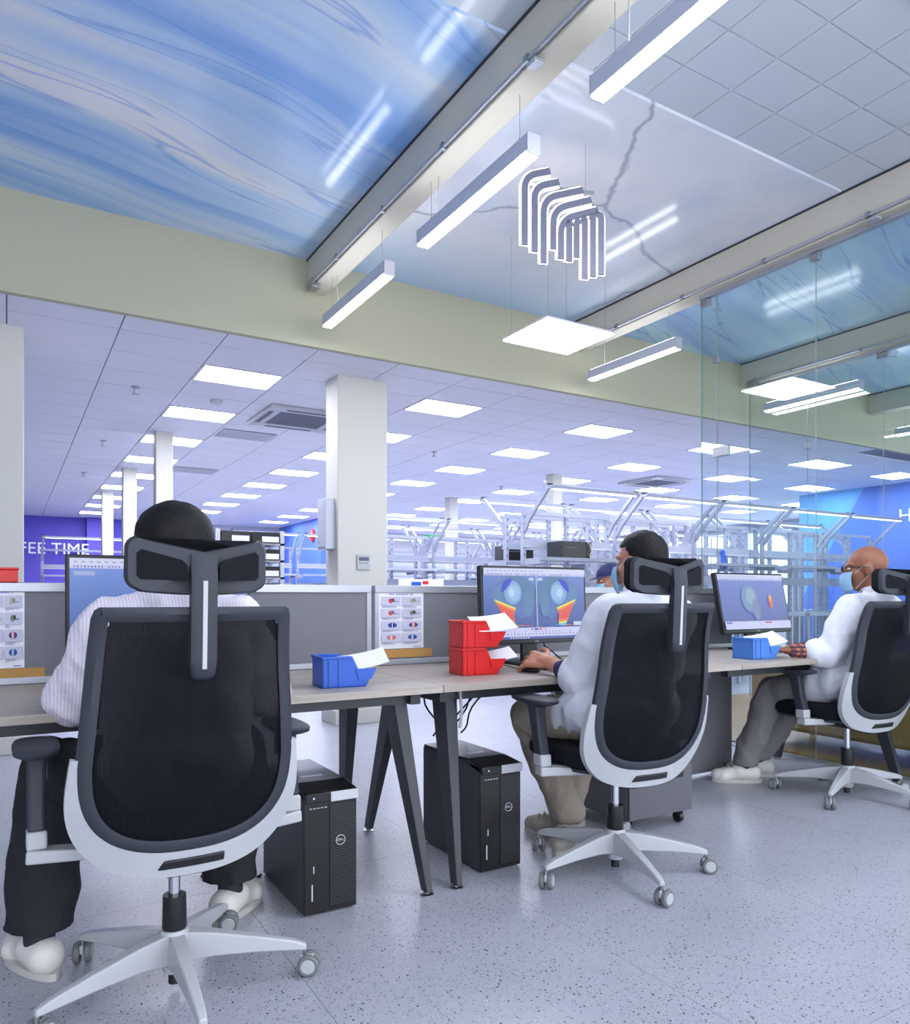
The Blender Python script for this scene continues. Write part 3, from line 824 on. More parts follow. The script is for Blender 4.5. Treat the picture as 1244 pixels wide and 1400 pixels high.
    stem = MB().rings(st).build('headrest_stem', 'dark_plastic', root, smooth=50)
    MB().hexa([(-.005, -.3635, .893), (.005, -.3635, .893), (.005, -.352, .893), (-.005, -.352, .893)], [(-.005, -.3745, 1.095), (.005, -.3745, 1.095), (.005, -.36, 1.095), (-.005, -.36, 1.095)]).build('white_stripe', 'white_plastic', stem)
    # arms
    for s_ in (-1, 1):
        X = .325 * s_
        n = 28; rs = []
        for z, sc in ((.652, .45), (.660, .75), (.668, .97), (.678, 1.0), (.683, .95), (.684, .7), (.684, .1)):
            ring = []
            for j in range(n):
                a = 2 * PI * j / n; p = 2 / 3.2
                ring.append((X + .054 * sc * abs(math.cos(a)) ** p * (1 if math.cos(a) > 0 else -1), .06 + .125 * sc * abs(math.sin(a)) ** p * (1 if math.sin(a) > 0 else -1), z))
            rs.append(ring)
        MB().rings(rs).build('arm_pad', 'dark_plastic', root, smooth=60)
        post = MB(); rs = []
        for z, y, w, d in ((.66, .050, .05, .075), (.63, .045, .044, .062), (.56, .030, .042, .056), (.475, .008, .042, .054)):
            rs.append([(X - w / 2, y - d / 2, z), (X + w / 2, y - d / 2, z), (X + w / 2, y + d / 2, z), (X - w / 2, y + d / 2, z)])
        po = post.rings(rs).build('arm_post', 'dark_plastic', root, bevel=0.01, seg=3)
        bx('height_lever', 'white_plastic', po, X - .02 * s_ - .006, X - .02 * s_ + .006, .076, .084, .585, .645, bevel=0.003)
        el = MB(); rs = []
        for p in (((X, .006, .48), .046, .056, 'v'), ((X, .004, .435), .046, .056, 'v')):
            (x, y, z), w, d, _ = p
            rs.append([(x - w / 2, y - d / 2, z), (x + w / 2, y - d / 2, z), (x + w / 2, y + d / 2, z), (x - w / 2, y + d / 2, z)])
        el.rings(rs)
        el.beam((X + .022 * s_, 0, .420), (.15 * s_, -.02, .408), .056, .034, .06, .026)
        el.build('arm_bracket', 'white_plastic', root, bevel=0.006)
    return root

CH = [(0.385, 2.12, 0.0, 'grey and white mesh office chair under the worker in the striped shirt'),
      (2.01, 2.155, -0.10, 'grey and white mesh office chair under the worker at the bone model screen'),
      (3.82, 2.33, -0.10, 'grey and white mesh office chair under the bald worker')]
c0 = make_chair()
for i, (x, y, r, lab) in enumerate(CH):
    c = c0 if i == 0 else copy_tree(c0)
    c.location = (x, y, 0); c.rotation_euler = (0, 0, r); c['label'] = lab
    if i:
        for ch in c.children:                        # the star bases are turned differently
            if ch.name.split('.')[0] in ('base_arm',): ch.rotation_euler.z += (-.18, .12)[i - 1]
            if ch.name.split('.')[0] == 'caster':
                v = Matrix.Rotation((-.18, .12)[i - 1], 3, 'Z') @ ch.location; ch.location = v

# ------------------------------------------------------------------ desks, screens between desks
YD0, YD1, ZD = 2.31, 3.11, 0.74
def build_desk(x0, x1, label, legs=(True, True)):
    t = thing('desk', label, 'desk', ((x0 + x1) / 2, (YD0 + YD1) / 2, 0), 'office desks in a row')
    hw, hd = (x1 - x0) / 2, (YD1 - YD0) / 2
    top = MB().box(-hw + .001, hw - .001, -hd, hd, ZD - .025, ZD).build('desk_top', 'desk_wood', t, smooth=0)
    for y in (-hd + .13, hd - .17): bx('rail', 'black_metal', t, -hw + .06, hw - .06, y, y + .04, ZD - .075, ZD - .026)
    for s_, on in zip((-1, 1), legs):
        if not on: continue
        x = s_ * (hw - .06)
        bx('cross_bar', 'black_metal', t, x - .02, x + .02, -hd + .1, hd - .1, ZD - .075, ZD - .026)
        for e in (-1, 1):
            yt = e * (hd - .20); yb_ = e * (hd - .015)
            leg = MB().hexa([(x - .012, yb_ - .024, .012), (x + .012, yb_ - .024, .012), (x + .012, yb_ + .024, .012), (x - .012, yb_ + .024, .012)],
                            [(x - s_ * .05 - .025, yt - .055, ZD - .027), (x - s_ * .05 + .03, yt - .055, ZD - .027), (x - s_ * .05 + .03, yt + .055, ZD - .027), (x - s_ * .05 - .025, yt + .055, ZD - .027)]).build('leg', 'black_metal', t, bevel=0.003)
            MB().lathe([(.0, .0), (.024, .0), (.024, .004), (.012, .007), (.010, .014), (.0, .014)], (x, yb_, 0), 16).build('foot_pad', 'steel', leg)
    return t
build_desk(-0.42, 1.335, 'wooden desk with dark legs carrying the blue bin')
build_desk(1.337, 2.95, 'wooden desk with dark legs carrying the two red bins', (True, False))
build_desk(2.952, 4.36, 'wooden desk of the bald worker beside the glass wall', (False, True))
bx_ = thing('modesty_panel', 'flat grey panel closing the space below the third desk', 'panel', (3.42, 3.03, 0))
bx('panel', 'grey_panel', bx_, -.30, .34, -.012, .012, 0.02, ZD - .08)
for x in (-.24, .28): bx('foot', 'black_metal', bx_, x - .02, x + .02, -.04, .04, 0, .02)

YP = 3.15
def build_partition(x0, x1, label):
    t = thing('desk_partition', label, 'partition', ((x0 + x1) / 2, YP, ZD), 'grey fabric desk partitions')
    hw = (x1 - x0) / 2; z1 = 1.11 - ZD
    bx('fabric_panel', 'partition_fabric', t, -hw + .02, hw - .02, -.014, .014, -.16, z1 - .035)
    bx('top_rail', 'aluminium', t, -hw, hw, -.022, .022, z1 - .035, z1, bevel=0.003)
    bx('bottom_rail', 'aluminium', t, -hw, hw, -.022, .022, .0, .025, bevel=0.002)
    for s_ in (-1, 1): bx('side_rail', 'aluminium', t, s_ * hw - (.02 if s_ > 0 else 0), s_ * hw + (.0 if s_ > 0 else .02), -.02, .02, -.16, z1 - .035)
    for s_ in (-1, 1): bx('desk_clamp', 'black_metal', t, s_ * (hw - .3) - .03, s_ * (hw - .3) + .03, -.06, .02, -.055, -.026)
    return t
build_partition(-0.36, 1.425, 'grey fabric partition behind the monitor of the striped shirt worker')
build_partition(1.445, 2.93, 'grey fabric partition behind the bone model monitor')
build_partition(2.95, 3.92, 'grey fabric partition behind the bald worker\'s monitor')

# ------------------------------------------------------------------ monitors
def build_monitor(x, y, zb, label, polys, tilt=0.03, rz=0.0):
    W, H = .615, .362
    t = thing('monitor', label, 'monitor', (x, y, ZD), 'desktop monitors', rz)
    head = MB().box(-W / 2, W / 2, -.012, .02, 0, H).box(-.17, .17, .02, .045, .06, H - .06).build('bezel', 'black_plastic', t, bevel=0.004)
    zb -= ZD
    head.location = (0, 0, zb); head.rotation_euler = (-tilt, 0, 0)
    M = lambda u, v, h: (-W / 2 + .012 + u * (W - .024), -.0124 - h, .022 + v * (H - .034))
    color_polys('screen', polys, 'screen_print', head, M)
    text('maker_badge', 'DELL', .010, 'tower_silver', head, (0, -.0126, .010), (PI / 2, 0, 0), .0003)
    MB().box(-.045, .045, .045, .065, .0, zb + .2).build('stand_neck', 'black_plastic', t, bevel=0.004)
    bx('stand_base', 'black_plastic', t, -.12, .12, -.07, .12, .0, .014, bevel=0.005)
    MB().tube([(.05, .05, zb + .08), (.10, .06, zb - .02), (.16, .08, .05), (.24, .11, .006)], 0.0035, 6).build('cable', 'cable', t)
    MB().tube([(.03, .05, zb + .06), (.06, .08, .05), (.13, .10, .006), (.2, .12, .006)], 0.0035, 6).build('cable', 'cable', t)
    return t
def grad(c0, c1, v0, v1, n=14, u0=0, u1=1):
    return [(tuple(c0[k] + (c1[k] - c0[k]) * (i + .5) / n for k in range(3)), rect(u0, u1, v0 + (v1 - v0) * i / n, v0 + (v1 - v0) * (i + 1) / n)) for i in range(n)]
def toolbar():
    P = [((212, 218, 250), rect(0, 1, .93, 1)), ((200, 206, 246), rect(0, 1, .895, .93))]
    rnd = random.Random(3)
    for i in range(46): 
        u = .02 + i * .018
        if rnd.random() < .75: P.append((rnd.choice([(110, 120, 190), (80, 100, 180), (150, 130, 190), (60, 70, 120)]), rect(u, u + .008, .905, .922)))
    for i in range(14): P.append(((150, 156, 200), rect(.02 + i * .04, .04 + i * .04, .955, .968)))
    return P
SC1 = grad((58, 86, 158), (112, 146, 224), 0, .895) + toolbar() + [((165, 175, 225), rect(.02, .13, .82, .865)), ((205, 212, 248), rect(0, 1, 0, .09)), ((80, 100, 200), rect(.015, .05, .03, .06))]
def bone_screen():
    P = grad((62, 84, 156), (104, 134, 208), .16, .895)
    for s_ in (0, 1):
        F = lambda pts: [((u if not s_ else 1 - u), v) for u, v in pts]
        P += [((78, 120, 168), F(disc(.30, .63, .21, .27))), ((86, 132, 180), F(disc(.22, .60, .14, .2))), ((84, 112, 184), F(disc(.36, .44, .07, .15))), ((84, 128, 176), F(disc(.42, .48, .045, .17)))]
        P += [((64, 98, 160), F(disc(.275, .66, .092, .185))), ((122, 168, 220), F(disc(.275, .66, .085, .172))), ((150, 190, 232), F(disc(.285, .66, .06, .12)))]
        P += [((186, 214, 246), F(disc(.265, .66, .03, .06))), ((36, 50, 205), F(disc(.255, .69, .088, .165, 16, PI * .42, PI * 1.05) + [(.20, .69), (.25, .78)]))]
        xs = [(.10, .565, .30, .44, (238, 226, 70)), (.11, .53, .295, .415, (244, 130, 48)), (.12, .50, .285, .385, (236, 84, 52)), (.15, .40, .28, .33, (226, 74, 58)), (.18, .29, .285, .27, (240, 120, 50)), (.195, .25, .285, .235, (236, 220, 80)), (.205, .22, .285, .21, (80, 200, 220)), (.215, .19, .28, .185, (30, 70, 220))]
        xs.append((.235, .155, .275, .155, (30, 60, 200)))
        for a, b in zip(xs, xs[1:]): P.append((a[4], F([(a[0], a[1]), (a[2], a[3]), (b[2], b[3]), (b[0], b[1])])))
        for i, c in enumerate([(30, 50, 210), (60, 120, 230), (90, 200, 200), (220, 220, 80), (240, 140, 60), (220, 60, 50)]): P.append((c, rect((.10 if not s_ else .58) + i * .055, (.155 if not s_ else .635) + i * .055, .188, .197)))
        P.append(((190, 205, 240), rect(.43 if not s_ else .51, .48 if not s_ else .56, .83, .87)))
    P.append(((196, 206, 240), rect(.496, .503, .16, .895)))
    P += toolbar()
    P += [((206, 210, 250), rect(0, 1, 0, .16)), ((70, 90, 165), rect(.0, .45, .0, .035)), ((70, 90, 165), rect(.45, 1, .0, .035)), ((44, 52, 160), rect(.43, .50, .125, .15)), ((200, 70, 90), rect(.51, .58, .125, .15)), ((230, 232, 252), rect(.44, .46, .13, .145)), ((240, 225, 235), rect(.53, .57, .13, .145))]
    rnd = random.Random(5)
    for i in range(24):
        u = .16 + i * .034
        P.append((rnd.choice([(120, 130, 200), (90, 100, 170), (170, 120, 160)]), rect(u, u + .012, .062, .078)))
        if rnd.random() < .5: P.append(((110, 120, 190), rect(u, u + .01, .095, .11)))
    for i in range(8): P.append(((220, 226, 245), rect(.22 + i * .024, .233 + i * .024, .009, .027)))
    P.append(((205, 214, 245), rect(.85, .98, .18, .235)))
    return P
SC3 = grad((92, 104, 172), (122, 138, 214), .14, .90) + toolbar() + [((120, 150, 190), disc(.42, .56, .12, .26)), ((150, 175, 205), disc(.44, .6, .07, .16)), ((130, 140, 180), disc(.5, .36, .06, .2)), ((226, 110, 70), disc(.74, .5, .03, .13)), ((240, 190, 80), disc(.74, .56, .018, .06)), ((206, 210, 250), rect(0, 1, 0, .14)), ((70, 84, 190), rect(.02, .1, .1, .125)), ((200, 70, 80), rect(.6, .7, .1, .125))]
build_monitor(.47, 2.80, .838, 'black monitor with plain blue screen before the worker in the striped shirt', SC1)
build_monitor(2.13, 2.82, .838, 'black monitor showing two coloured bone models', bone_screen(), .05)
build_monitor(3.82, 2.88, .842, 'black tilted monitor in front of the bald worker', SC3, .20)

# ------------------------------------------------------------------ things on the desks
def build_bin(x, y, z, rz, m, label, group=None, L=.19, W=.13, H=.108):
    t = thing('storage_bin', label, 'storage bin', (x, y, z), group, rz)
    w = .004
    b = MB()
    b.box(-L / 2, L / 2 - .035, -W / 2, W / 2, 0, w)
    b.box(-L / 2, -L / 2 + w, -W / 2, W / 2, 0, H)
    for s_ in (-1, 1):
        y0 = s_ * (W / 2 - w / 2)
        pts = [(-L / 2, 0), (L / 2 - .035, 0), (L / 2 - .02, .03), (L / 2, .062), (.034, .062), (.012, H), (-L / 2, H)]
        b.rings([[(px, y0 - w / 2, pz) for px, pz in pts], [(px, y0 + w / 2, pz) for px, pz in pts]])
    b.build('bin_body', m, t, smooth=0)
    MB().hexa([(L / 2 - .038, -W / 2, .0), (L / 2 - .034, -W / 2, .0), (L / 2 - .034, W / 2, 0), (L / 2 - .038, W / 2, 0)], [(L / 2 - .003, -W / 2, .058), (L / 2 + .001, -W / 2, .058), (L / 2 + .001, W / 2, .058), (L / 2 - .003, W / 2, .058)]).build('front_lip', m, t, smooth=0)
    for s_ in (-1, 1):
        bx('rim', m, t, -L / 2 - .004, .006, s_ * W / 2 - .006, s_ * W / 2 + .006, H - .008, H + .002, bevel=0.0015)
        for k in range(2): bx('rib', m, t, -L / 2 + .02 + k * .035, -L / 2 + .026 + k * .035, s_ * W / 2 - .004, s_ * W / 2 + .004, .004, H - .008)
        MB().hexa([(.034, s_ * W / 2 - .005, .026), (L / 2 - .014, s_ * W / 2 - .005, .026), (L / 2 - .014, s_ * W / 2 + .005, .026), (.034, s_ * W / 2 + .005, .026)],
                  [(.024, s_ * W / 2 - .005, .064), (L / 2 + .006, s_ * W / 2 - .005, .064), (L / 2 + .006, s_ * W / 2 + .005, .064), (.024, s_ * W / 2 + .005, .064)]).build('side_flange', m, t, smooth=0)
    bx('rim', m, t, -L / 2 - .006, -L / 2 + .006, -W / 2, W / 2, H - .008, H + .002, bevel=0.0015)
    return t
def build_sheet(x, y, z, rz, tilt, label, w=.15, d=.20, curl=.02):
    t = MB(); n = 8; rs = []
    for i in range(n + 1):
        u = i / n - .5; zz = curl * (4 * u * u) + math.tan(tilt) * (u + .5) * w
        rs.append([(u * w, -d / 2, zz), (u * w, d / 2, zz), (u * w, d / 2, zz + .0012), (u * w, -d / 2, zz + .0012)])
    o = t.rings(rs).build('paper_sheet', 'paper', None, (x, y, z), smooth=60)
    o.rotation_euler = (.42, 0, rz)
    return tag(o, label, 'paper', 'loose paper sheets in the bins')
build_bin(1.03, 2.50, ZD, -.08, 'blue_plastic', 'open blue plastic bin on the desk beside the striped shirt worker')
build_sheet(1.095, 2.485, ZD + .072, -.2, .20, 'white sheet sticking out of the open blue bin', .17, .11, .006)
build_bin(1.66, 2.60, ZD, -.10, 'red_plastic', 'lower red plastic bin of the stacked pair', 'stacked red bins')
build_bin(1.66, 2.60, ZD + .111, -.10, 'red_plastic', 'upper red plastic bin of the stacked pair', 'stacked red bins')
build_sheet(1.735, 2.585, ZD + .064, -.15, .10, 'curled white sheet in the lower red bin', .17, .09, .010)
build_sheet(1.725, 2.585, ZD + .111 + .088, -.15, .10, 'white sheet propped on the upper red bin', .17, .14, .006)
build_bin(3.30, 2.50, ZD, -.08, 'light_blue_plastic', 'pale blue plastic bin before the bald worker')
build_sheet(3.36, 2.495, ZD + .080, -.2, .16, 'white sheet lying in the pale blue bin', .18, .12, .006)
rb = thing('red_box', 'small red box standing on the partition at the picture edge', 'box', (-.045, YP, 1.11))
bx('box_body', 'red_plastic', rb, -.06, .075, -.03, .03, 0, .045, bevel=0.003); bx('lid', 'red_plastic', rb, -.063, .078, -.033, .033, .045, .053, bevel=0.002)

def build_keyboard(x, y, rz, label):
    t = thing('keyboard', label, 'keyboard', (x, y, ZD), None, rz)
    bx('case', 'black_plastic', t, -.215, .215, -.065, .065, .002, .016, bevel=0.004)
    me = MB().box(0, .0165, 0, .0165, 0, .006).mesh('key')
    for r in range(6):
        for c in range(21): link('key', me, 'black_plastic', t, (-.205 + c * .0195, -.058 + r * .0198, .016), smooth=0)
    for s_ in (-1, 1): bx('foot', 'black_plastic', t, s_ * .17 - .01, s_ * .17 + .01, .04, .055, .0, .003)
build_keyboard(2.20, 2.55, .03, 'black keyboard below the bone model screen')
def build_mouse(x, y, rz, label):
    t = thing('computer_mouse', label, 'mouse', (x, y, ZD), None, rz)
    MB().ell((0, 0, .010), (.031, .056, .024)).build('shell', 'black_plastic', t, smooth=60)
    MB().lathe([(.0, -.003), (.009, -.003), (.009, .003), (.0, .003)], (0, .03, .028), 12, 'X').build('scroll_wheel', 'dark_plastic', t)
    MB().tube([(0, .055, .006), (.02, .12, .004), (.06, .2, .004), (.08, .3, .004)], .002, 6).build('cable', 'cable', t)
    for o in t.children:
        if o.name.startswith('shell'):
            for v in o.data.vertices: v.co.z = max(v.co.z, 0.0)
build_mouse(1.892, 2.545, .06, 'black mouse under the hand of the worker at the bone screen')

def build_poster(x0, x1, z0, z1, label, seed):
    t = thing('poster', label, 'poster', ((x0 + x1) / 2, YP - .0145, z0), 'instruction posters')
    w, h = x1 - x0, z1 - z0
    bx('sheet', 'paper', t, -w / 2, w / 2, -.0012, -.0002, 0, h)
    rnd = random.Random(seed); P = []
    for k in range(2):
        n = 22 - 8 * k
        for i in range(n):
            if rnd.random() < .8: P.append(((110, 130, 205), rect(.5 - n * .019 + i * .038, .5 - n * .019 + i * .038 + .03, .945 - k * .038, .962 - k * .038)))
    cols = [((214, 60, 60), (90, 80, 90)), ((180, 170, 130), (130, 140, 130)), ((205, 80, 80), (120, 110, 120)), ((120, 130, 110), (60, 80, 70)), ((44, 70, 160), (30, 40, 90)), ((40, 60, 150), (235, 130, 50)), ((200, 110, 110), (220, 160, 140)), ((60, 60, 160), (60, 160, 160))]
    k = 0
    for r in range(4):
        for c in range(2):
            u0 = .06 + c * .46; u1 = u0 + .42; v1 = .875 - r * .205; v0 = v1 - .185
            P.append(((196, 198, 220), rect(u0, u1, v0 + .04, v1)))
            for q in range(3): P.append(((160, 164, 200), rect(u0 + .02, u0 + .1 + rnd.random() * .28, v0 + .004 + q * .012, v0 + .010 + q * .012)))
            a, b = cols[k]; k += 1
            cu, cv = u0 + .2 + rnd.random() * .04, v0 + .115
            if r < 2:
                P.append((a, disc(cu - .03, cv, .05, .04))); P.append((b, disc(cu + .02, cv + .012, .035, .03))); P.append((b, [(cu, cv - .02), (cu + .15, cv - .012), (cu + .15, cv - .004), (cu, cv - .006)]))
            else:
                P.append((a, disc(cu, cv, .10, .042))); P.append((b, rect(cu - .04, cu + .03, cv - .038, cv + .038))); P.append(((225, 228, 240), rect(cu - .012, cu + .006, cv - .038, cv + .036)))
    for i in range(6): P.append(((120, 135, 195), rect(.74 + i * .03, .765 + i * .03, .02, .035)))
    color_polys('printed_pictures', P, 'paper_print', t, lambda u, v, q: (-w / 2 + u * w, -.0013 - q, v * h))
build_poster(1.462, 1.700, .815, 1.092, 'poster with eight pictures on the partition between the bins', 2)
build_poster(-.08, .050, .80, 1.10, 'poster cut by the picture edge beside the plain blue monitor', 9)
def strip(x0, x1, z0, z1, label):
    o = bx('tape_strip', 'cardboard', None, x0, x1, YP - .018, YP - .0145, z0, z1); tag(o, label, 'tape', 'brown tape strips on the partitions')
strip(1.455, 1.745, .772, .812, 'brown tape strip below the eight picture poster')
strip(-.10, .115, .762, .798, 'brown tape strip below the poster at the picture edge')

# ------------------------------------------------------------------ under the desks
def build_tower(x, y, label):
    t = thing('computer_tower', label, 'computer', (x, y, 0), 'black computer towers')
    W, D, H = .185, .46, .42
    bx('case', 'tower_side', t, 0, W, .012, D, .006, H - .012, bevel=0.003)
    fr = bx('front_panel', 'tower_front', t, 0, W, 0, .012, .006, H - .012, bevel=0.002)
    MB().hexa([(0, -.012, H - .045), (W, -.012, H - .045), (W, .10, H - .020), (0, .10, H - .020)], [(0, -.012, H - .012), (W, -.012, H - .012), (W, .10, H), (0, .10, H)]).build('top_handle', 'tower_front', t, bevel=0.004)
    bx('top_cover', 'tower_front', t, 0, W, .10, D - .005, H - .020, H, bevel=0.004)
    bx('handle_recess', 'tower_silver', t, .05, .13, .17, .19, H - .001, H + .0015)
    bx('silver_band', 'tower_silver', t, .088, W + .001, -.0135, -.011, H - .045, H - .013)
    for k in range(5): bx('front_port', 'tower_silver', t, .018 + k * .013, .026 + k * .013, -.0015, .0, H - .066, H - .063)
    pb = bx('power_button', 'tower_side', t, .022, .034, -.0135, -.0115, H - .033, H - .023)
    bx('power_light', 'screen_blue', t, .026, .030, -.0142, -.0134, H - .030, H - .026)
    g = bx('side_grille', 'tower_front', t, .088, W - .002, -.0025, .0, .02, H - .055)
    me = MB().box(0, .090, -.0012, 0, 0, .0022).mesh('grille_slat')
    for k in range(40): link('grille_slat', me, 'tower_side', g, (.0895, -.0025, .026 + k * .0085), smooth=0)
    bx('latch', 'tower_silver', t, .024, .029, -.0022, .0, .05, .105, bevel=0.001)
    bx('latch', 'tower_silver', t, .030, .034, -.0022, .0, .14, .165, bevel=0.001)
    ring = MB(); ring.rings([[(.125 + r * math.cos(a), yy, .24 + r * math.sin(a)) for a in [2 * PI * j / 24 for j in range(24)]] for r, yy in ((.017, -.004), (.017, -.007), (.0150, -.007), (.0150, -.004))], True, False)
    badge = ring.build('badge_ring', 'tower_silver', t, smooth=0)
    text('badge_letters', 'DELL', .011, 'tower_silver', badge, (.125, -.0042, .24), (PI / 2, 0, 0), .001)
    for a in (.02, W - .03):
        for b in (.03, D - .05): bx('foot', 'black_plastic', t, a, a + .012, b, b + .02, 0, .006)
emit('screen_blue', (120, 170, 255), 0.6)
build_tower(.835, 2.36, 'black computer tower on the floor beside the striped shirt worker\'s chair')
build_tower(1.545, 2.39, 'black computer tower on the floor under the desk with the red bins')

def build_cables():
    rnd = random.Random(4)
    for i, (a, b) in enumerate((((1.60, 2.75), (1.66, 2.85)), ((1.70, 2.75), (1.70, 2.85)), ((1.80, 2.8), (1.68, 2.87)), ((1.90, 2.8), (1.72, 2.87)), ((1.52, 2.7), (1.60, 2.87)))):
        z0 = .66
        pts = []
        for k in range(9):
            u = k / 8; pts.append((a[0] + (b[0] - a[0]) * u + .04 * math.sin(u * 5 + i), a[1] + (b[1] - a[1]) * u + .02, z0 - (z0 - .44) * u ** (0.7 + .25 * i) - .05 * math.sin(u * PI)))
        o = MB().tube(pts, .004, 6).build('power_cable', 'cable'); tag(o, f'black cable hanging under the red bin desk, {ORD[i]} of five', 'cable', 'cables hanging under the desk with the red bins')
    o = MB().tube([(1.47, 2.42, .705), (1.475, 2.415, .62), (1.47, 2.42, .56)], .006, 8).build('cable_tie', 'grey_cable'); tag(o, 'short pale cable end hanging at the front leg of the red bin desk', 'cable')
    o = MB().tube([(.82, 2.8, .006), (.72, 2.72, .006), (.66, 2.78, .006), (.74, 2.86, .006), (.62, 2.9, .006)], .005, 6).build('floor_cable', 'cable'); tag(o, 'black cable curled on the floor behind the computer tower', 'cable')
build_cables()

def build_pedestal(x, y, label):
    t = thing('drawer_pedestal', label, 'drawer unit', (x, y, 0))
    W, D = .40, .52
    bx('body', 'pedestal_grey', t, 0, W, .018, D, .06, .61, bevel=0.004)
    zs = [.065, .285, .445, .605]
    for a, b in zip(zs, zs[1:]):
        d = bx('drawer', 'pedestal_grey', t, .003, W - .003, 0, .018, a + .002, b - .002, bevel=0.003)
        bx('handle_recess', 'black_plastic', d, W * .25, W * .85, -.001, .004, b - .06, b - .035)
    for a in (.04, W - .04):
        for b in (.05, D - .06): 
            c = MB().lathe([(.0, -.012), (.024, -.012), (.027, -.008), (.027, .008), (.024, .012), (.0, .012)], (a, b, .027), 16, 'X').build('caster', 'black_plastic', t)
            bx('caster_fork', 'black_plastic', c, a - .017, a + .017, b - .012, b + .012, .03, .06)
build_pedestal(2.34, 2.42, 'dark grey drawer pedestal on casters behind the second office chair')

# ------------------------------------------------------------------ people
def remesh(mb, name, voxel, it=4, disp=None, off=Vector((0, 0, 0)), zmin=None):
    me = mb.mesh(name + '_raw')
    o = bpy.data.objects.new('tmp', me); COL.objects.link(o)
    r = o.modifiers.new('r', 'REMESH'); r.mode = 'VOXEL'; r.voxel_size = voxel
    s_ = o.modifiers.new('s', 'SMOOTH'); s_.factor = .5; s_.iterations = it
    dg = bpy.context.evaluated_depsgraph_get()
    new = bpy.data.meshes.new_from_object(o.evaluated_get(dg)); new.name = name
    bpy.data.objects.remove(o); bpy.data.meshes.remove(me)
    if disp:
        nrm = [v.normal.copy() for v in new.vertices]
        for v, n in zip(new.vertices, nrm):
            d = 0
            for fr, am in disp:
                q = v.co * fr
                d += am * (1 - 2 * abs(noise.noise(Vector((q.x, q.y, q.z * .55)))))
            v.co = v.co + n * d
    for v in new.vertices:
        if zmin is not None and v.co.z < zmin: v.co.z = zmin
        v.co = v.co - off
    new.materials.clear()
    return new
def hand(mb, wrist, fwd, up, thumb_side, curl=.35, scale=1.0, spread=.10):
    """palm with four fingers and a thumb; thumb_side +1 puts the thumb to the left of fwd"""
    f = Vector(fwd).normalized(); u = Vector(up); u = (u - f * u.dot(f)).normalized(); s_ = u.cross(f)   # left of forward
    W = Vector(wrist); k = scale
    P = lambda a, b, c: W + (f * a + s_ * b * thumb_side + u * c) * k
    for b in (-.026, -.009, .009, .026): mb.capsule(P(.005, b * .55, 0), P(.078, b, .006), .0135 * k, .0125 * k, 10, 3)
    mb.capsule(P(-.03, 0, 0), P(.02, 0, 0), .024 * k, .022 * k, 12, 4)
    for b, L, sp in ((.031, .072, .16), (.0105, .080, .05), (-.0105, .075, -.07), (-.030, .060, -.20)):
        p = P(.080, b, .006); an = .05; rr = .0092
        for j, fr in enumerate((.46, .30, .24)):
            an -= curl * (1.0, 1.2, .7)[j]
            d = (f * math.cos(an) + u * math.sin(an) + s_ * thumb_side * sp).normalized()
            q = p + d * L * fr * k; mb.capsule(p, q, rr * k, (rr - .0010) * k, 10, 3); p = q; rr -= .0010
    p = P(.018, .024, -.004)
    for d, L, r in (((.62, .75, -.1), .040, .0125), ((.85, .42, -.25), .032, .0105), ((.95, .15, -.25), .026, .0092)):
        q = p + (f * d[0] + s_ * thumb_side * d[1] + u * d[2]).normalized() * L * k; mb.capsule(p, q, r * k, (r - .001) * k, 10, 3); p = q
def head_prims(mb, c, R, bald=False):
    q = lambda x, y, z: Vector(c) + R @ Vector((x, y, z))
    mb.ell(q(0, -.012, .030), (.076, .096, .088), R)
    mb.ell(q(0, .030, -.035), (.060, .066, .085), R)
    mb.ell(q(0, .052, -.085), (.036, .036, .028), R)
    mb.capsule(q(0, .092, .012), q(0, .112, -.030), .010, .014, 10, 3)
    mb.ell(q(0, .075, .028), (.056, .022, .014), R)
    for s_ in (-1, 1):
        mb.ell(q(.076 * s_, -.005, -.008), (.011, .021, .032), R @ Matrix.Rotation(.25 * s_, 3, 'Z'))
        mb.ell(q(.045 * s_, .055, -.022), (.02, .025, .02), R)
        mb.capsule(q(.016 * s_, .100, -.074), q(-.016 * s_, .100, -.074), .008, .008, 8, 3)
def hair_mesh(c, R, off, full=True, hs=(1, 1, 1)):
    mb = MB(); n, m = 40, 26; rs = []
    for k in range(m):
        t = PI / 2 - (k + .2) / m * PI * .86
        ring = []
        for j in range(n):
            a = 2 * PI * j / n
            d = Vector((math.cos(t) * math.cos(a), math.cos(t) * math.sin(a), math.sin(t)))
            front = d.y; lim = -.62 if front < -.15 else (-.62 + (front + .15) / .55 * .95 if front < .4 else .33 + .15 * (front - .4))
            if abs(d.x) > .75 and front > -.35: lim = max(lim, -.18)
            s_ = 1.085 + .03 * noise.noise(d * 4.0) + .022 * noise.noise(Vector((d.x * 22, d.y * 22, d.z * 4)))
            if full: s_ += .03 * max(0, d.z)
            if d.z < lim: s_ = .90
            hx, hy_, hz = hs if d.z >= lim else (1, 1, 1)
            p = Vector((.076 * d.x * s_ * hx, .096 * d.y * s_ * hy_ - .012, .090 * d.z * s_ * hz + .030))
            ring.append(Vector(c) + R @ p - off)
        rs.append(ring)
    return mb.rings(rs)
